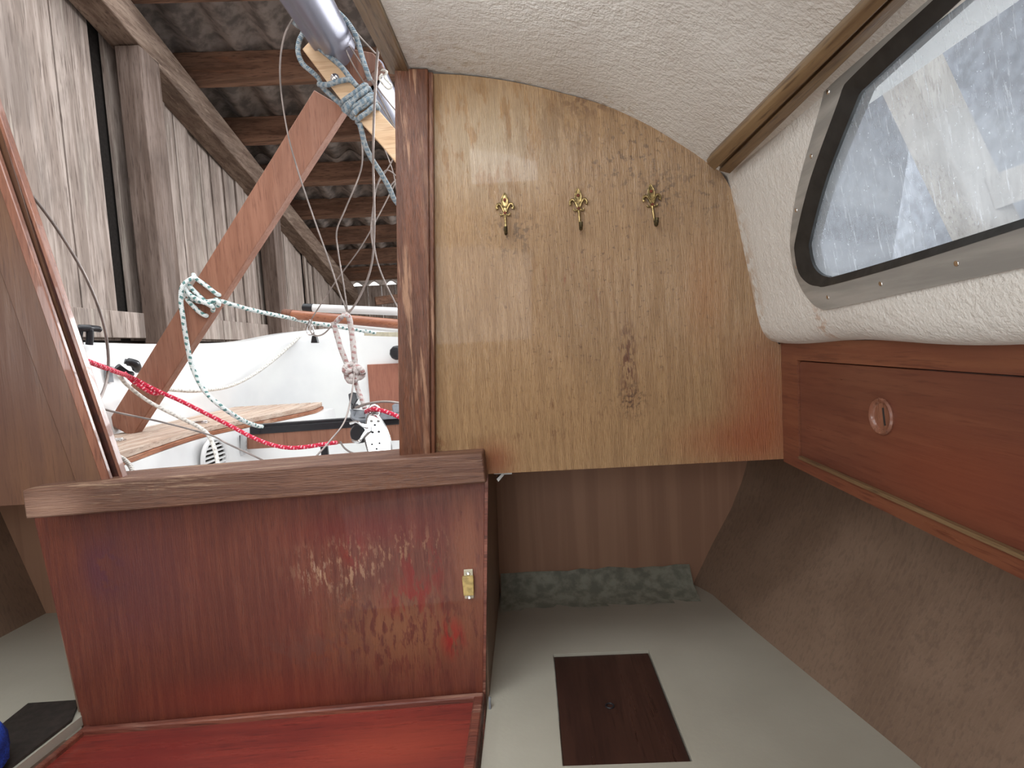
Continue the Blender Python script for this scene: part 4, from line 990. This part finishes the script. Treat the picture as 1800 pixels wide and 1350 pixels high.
# rafters and roof sheets
rz = lambda s: 2.62 - .2 * s
rs = [3.25, 3.95, 4.65, 5.35, 6.05, 6.75, 7.45, 8.1]
for i, s0 in enumerate(rs):
    b = NB(); z = rz(s0)
    prism(b, [sh(s0, 1.95, z), sh(s0 + .1, 1.95, z - .02), sh(s0 + .1, 1.95, z + .15), sh(s0, 1.95, z + .17)], sh(0, -3.2, 0))
    struct('trim_rafter', b, M_raft, bevel=.008)
for i, (s0, s1) in enumerate([(3.2, 5.5), (5.3, 9.0)]):
    b = NB(); rows = []
    for s in (s0, s1):
        row = []
        for k in range(420):
            t = 2.1 - k * 3.5 / 420
            row.append(sh(s, t, rz(s) + .205 + .036 * math.cos(k * 3.5 / 420 * 2 * math.pi / .26) + (.012 if i == 0 else 0)))
        rows.append(row)
    grid(b, rows); o = struct('ceiling_shed', b, M_sheet, 'corrugated cement roof sheets over the rafters', smooth='all')
    sm = o.modifiers.new('thickness', 'SOLIDIFY'); sm.thickness = .01
# far gable wall
b = NB(); s = -4.0; random.seed(5)
t = 2.0
while t > -3.5:
    wd = random.choice((.12, .15, .2)); dt = random.choice((0, .01, .02))
    prism(b, [sh(8.55 + dt, t, -.3), sh(8.55 + dt, t - wd + .006, -.3), sh(8.6, t - wd + .006, -.3), sh(8.6, t, -.3)], (0, 0, 1.25)); t -= wd
prism(b, [sh(8.5, 2, .3), sh(8.5, -3.5, .3), sh(8.54, -3.5, .3), sh(8.54, 2, .3)], (0, 0, .05))
struct('wall_shed_far', b, M_boards, 'board wall at the far end of the shed')
b = NB(); obox(b, sh(7.4, 1.3, .62), sh(8.4, -2.5, 1.0), .1, .12, (0, 0, 1)); struct('trim_shed_brace', b, M_raft)
# right side of the shed seen through the scratched pane: posts, rail and wall
b = NB(); obox(b, (1.32, 2.15, -1.6), (1.32, 2.15, .1), .1, .1, (1, 0, 0))
struct('trim_shed_strut_foot', b, M_shedpost)
w0, w1 = at(1560, 40, 1.05), at(1745, 430, 1.05)
sc_ = 1.75
b = NB(); obox(b, w0 * sc_ + (w0 - w1) * .8, w1 * sc_ + (w1 - w0) * .8, .15, .1, (1, .3, 0)); struct('trim_shed_strut', b, M_strut, 'pale slanting timber seen through the scratched window')
h0, h1 = at(1725, 345, 1.05), at(1850, 300, 1.05)
b = NB(); obox(b, h0 * sc_ - (h1 - h0) * .1, h1 * sc_ + (h1 - h0) * 3, .10, .1, (0, 0, 1)); struct('trim_shed_rail', b, M_strut, 'pale horizontal rail seen through the scratched window')
b = NB(); poly(b, [(3.6, -3, -1.6), (3.6, 9, -1.6), (3.6, 9, 2.42), (3.6, -3, 2.42)]); struct('wall_shed_right', b, M_sheetd, 'grey shed side seen through the scratched window')
b = NB(); prism(b, [sh(-2.5, 2.1, -1.6), sh(-2.5, -4, -1.6), sh(-2.6, -4, -1.6), sh(-2.6, 2.1, -1.6)], (0, 0, 4.2)); prism(b, [sh(-2.5, 2.1, -1.6), sh(1.3, 2.1, -1.6), sh(1.3, 2.15, -1.6), sh(-2.5, 2.15, -1.6)], (0, 0, 4.4))
struct('wall_front_light_block', b, M_boards)  # unseen wall added to hold back sky light from the front
b = NB(); poly(b, [(-8, -8, -1.6), (8, -8, -1.6), (8, 14, -1.6), (-8, 14, -1.6)]); struct('ground', b, M_ground, 'shed floor')
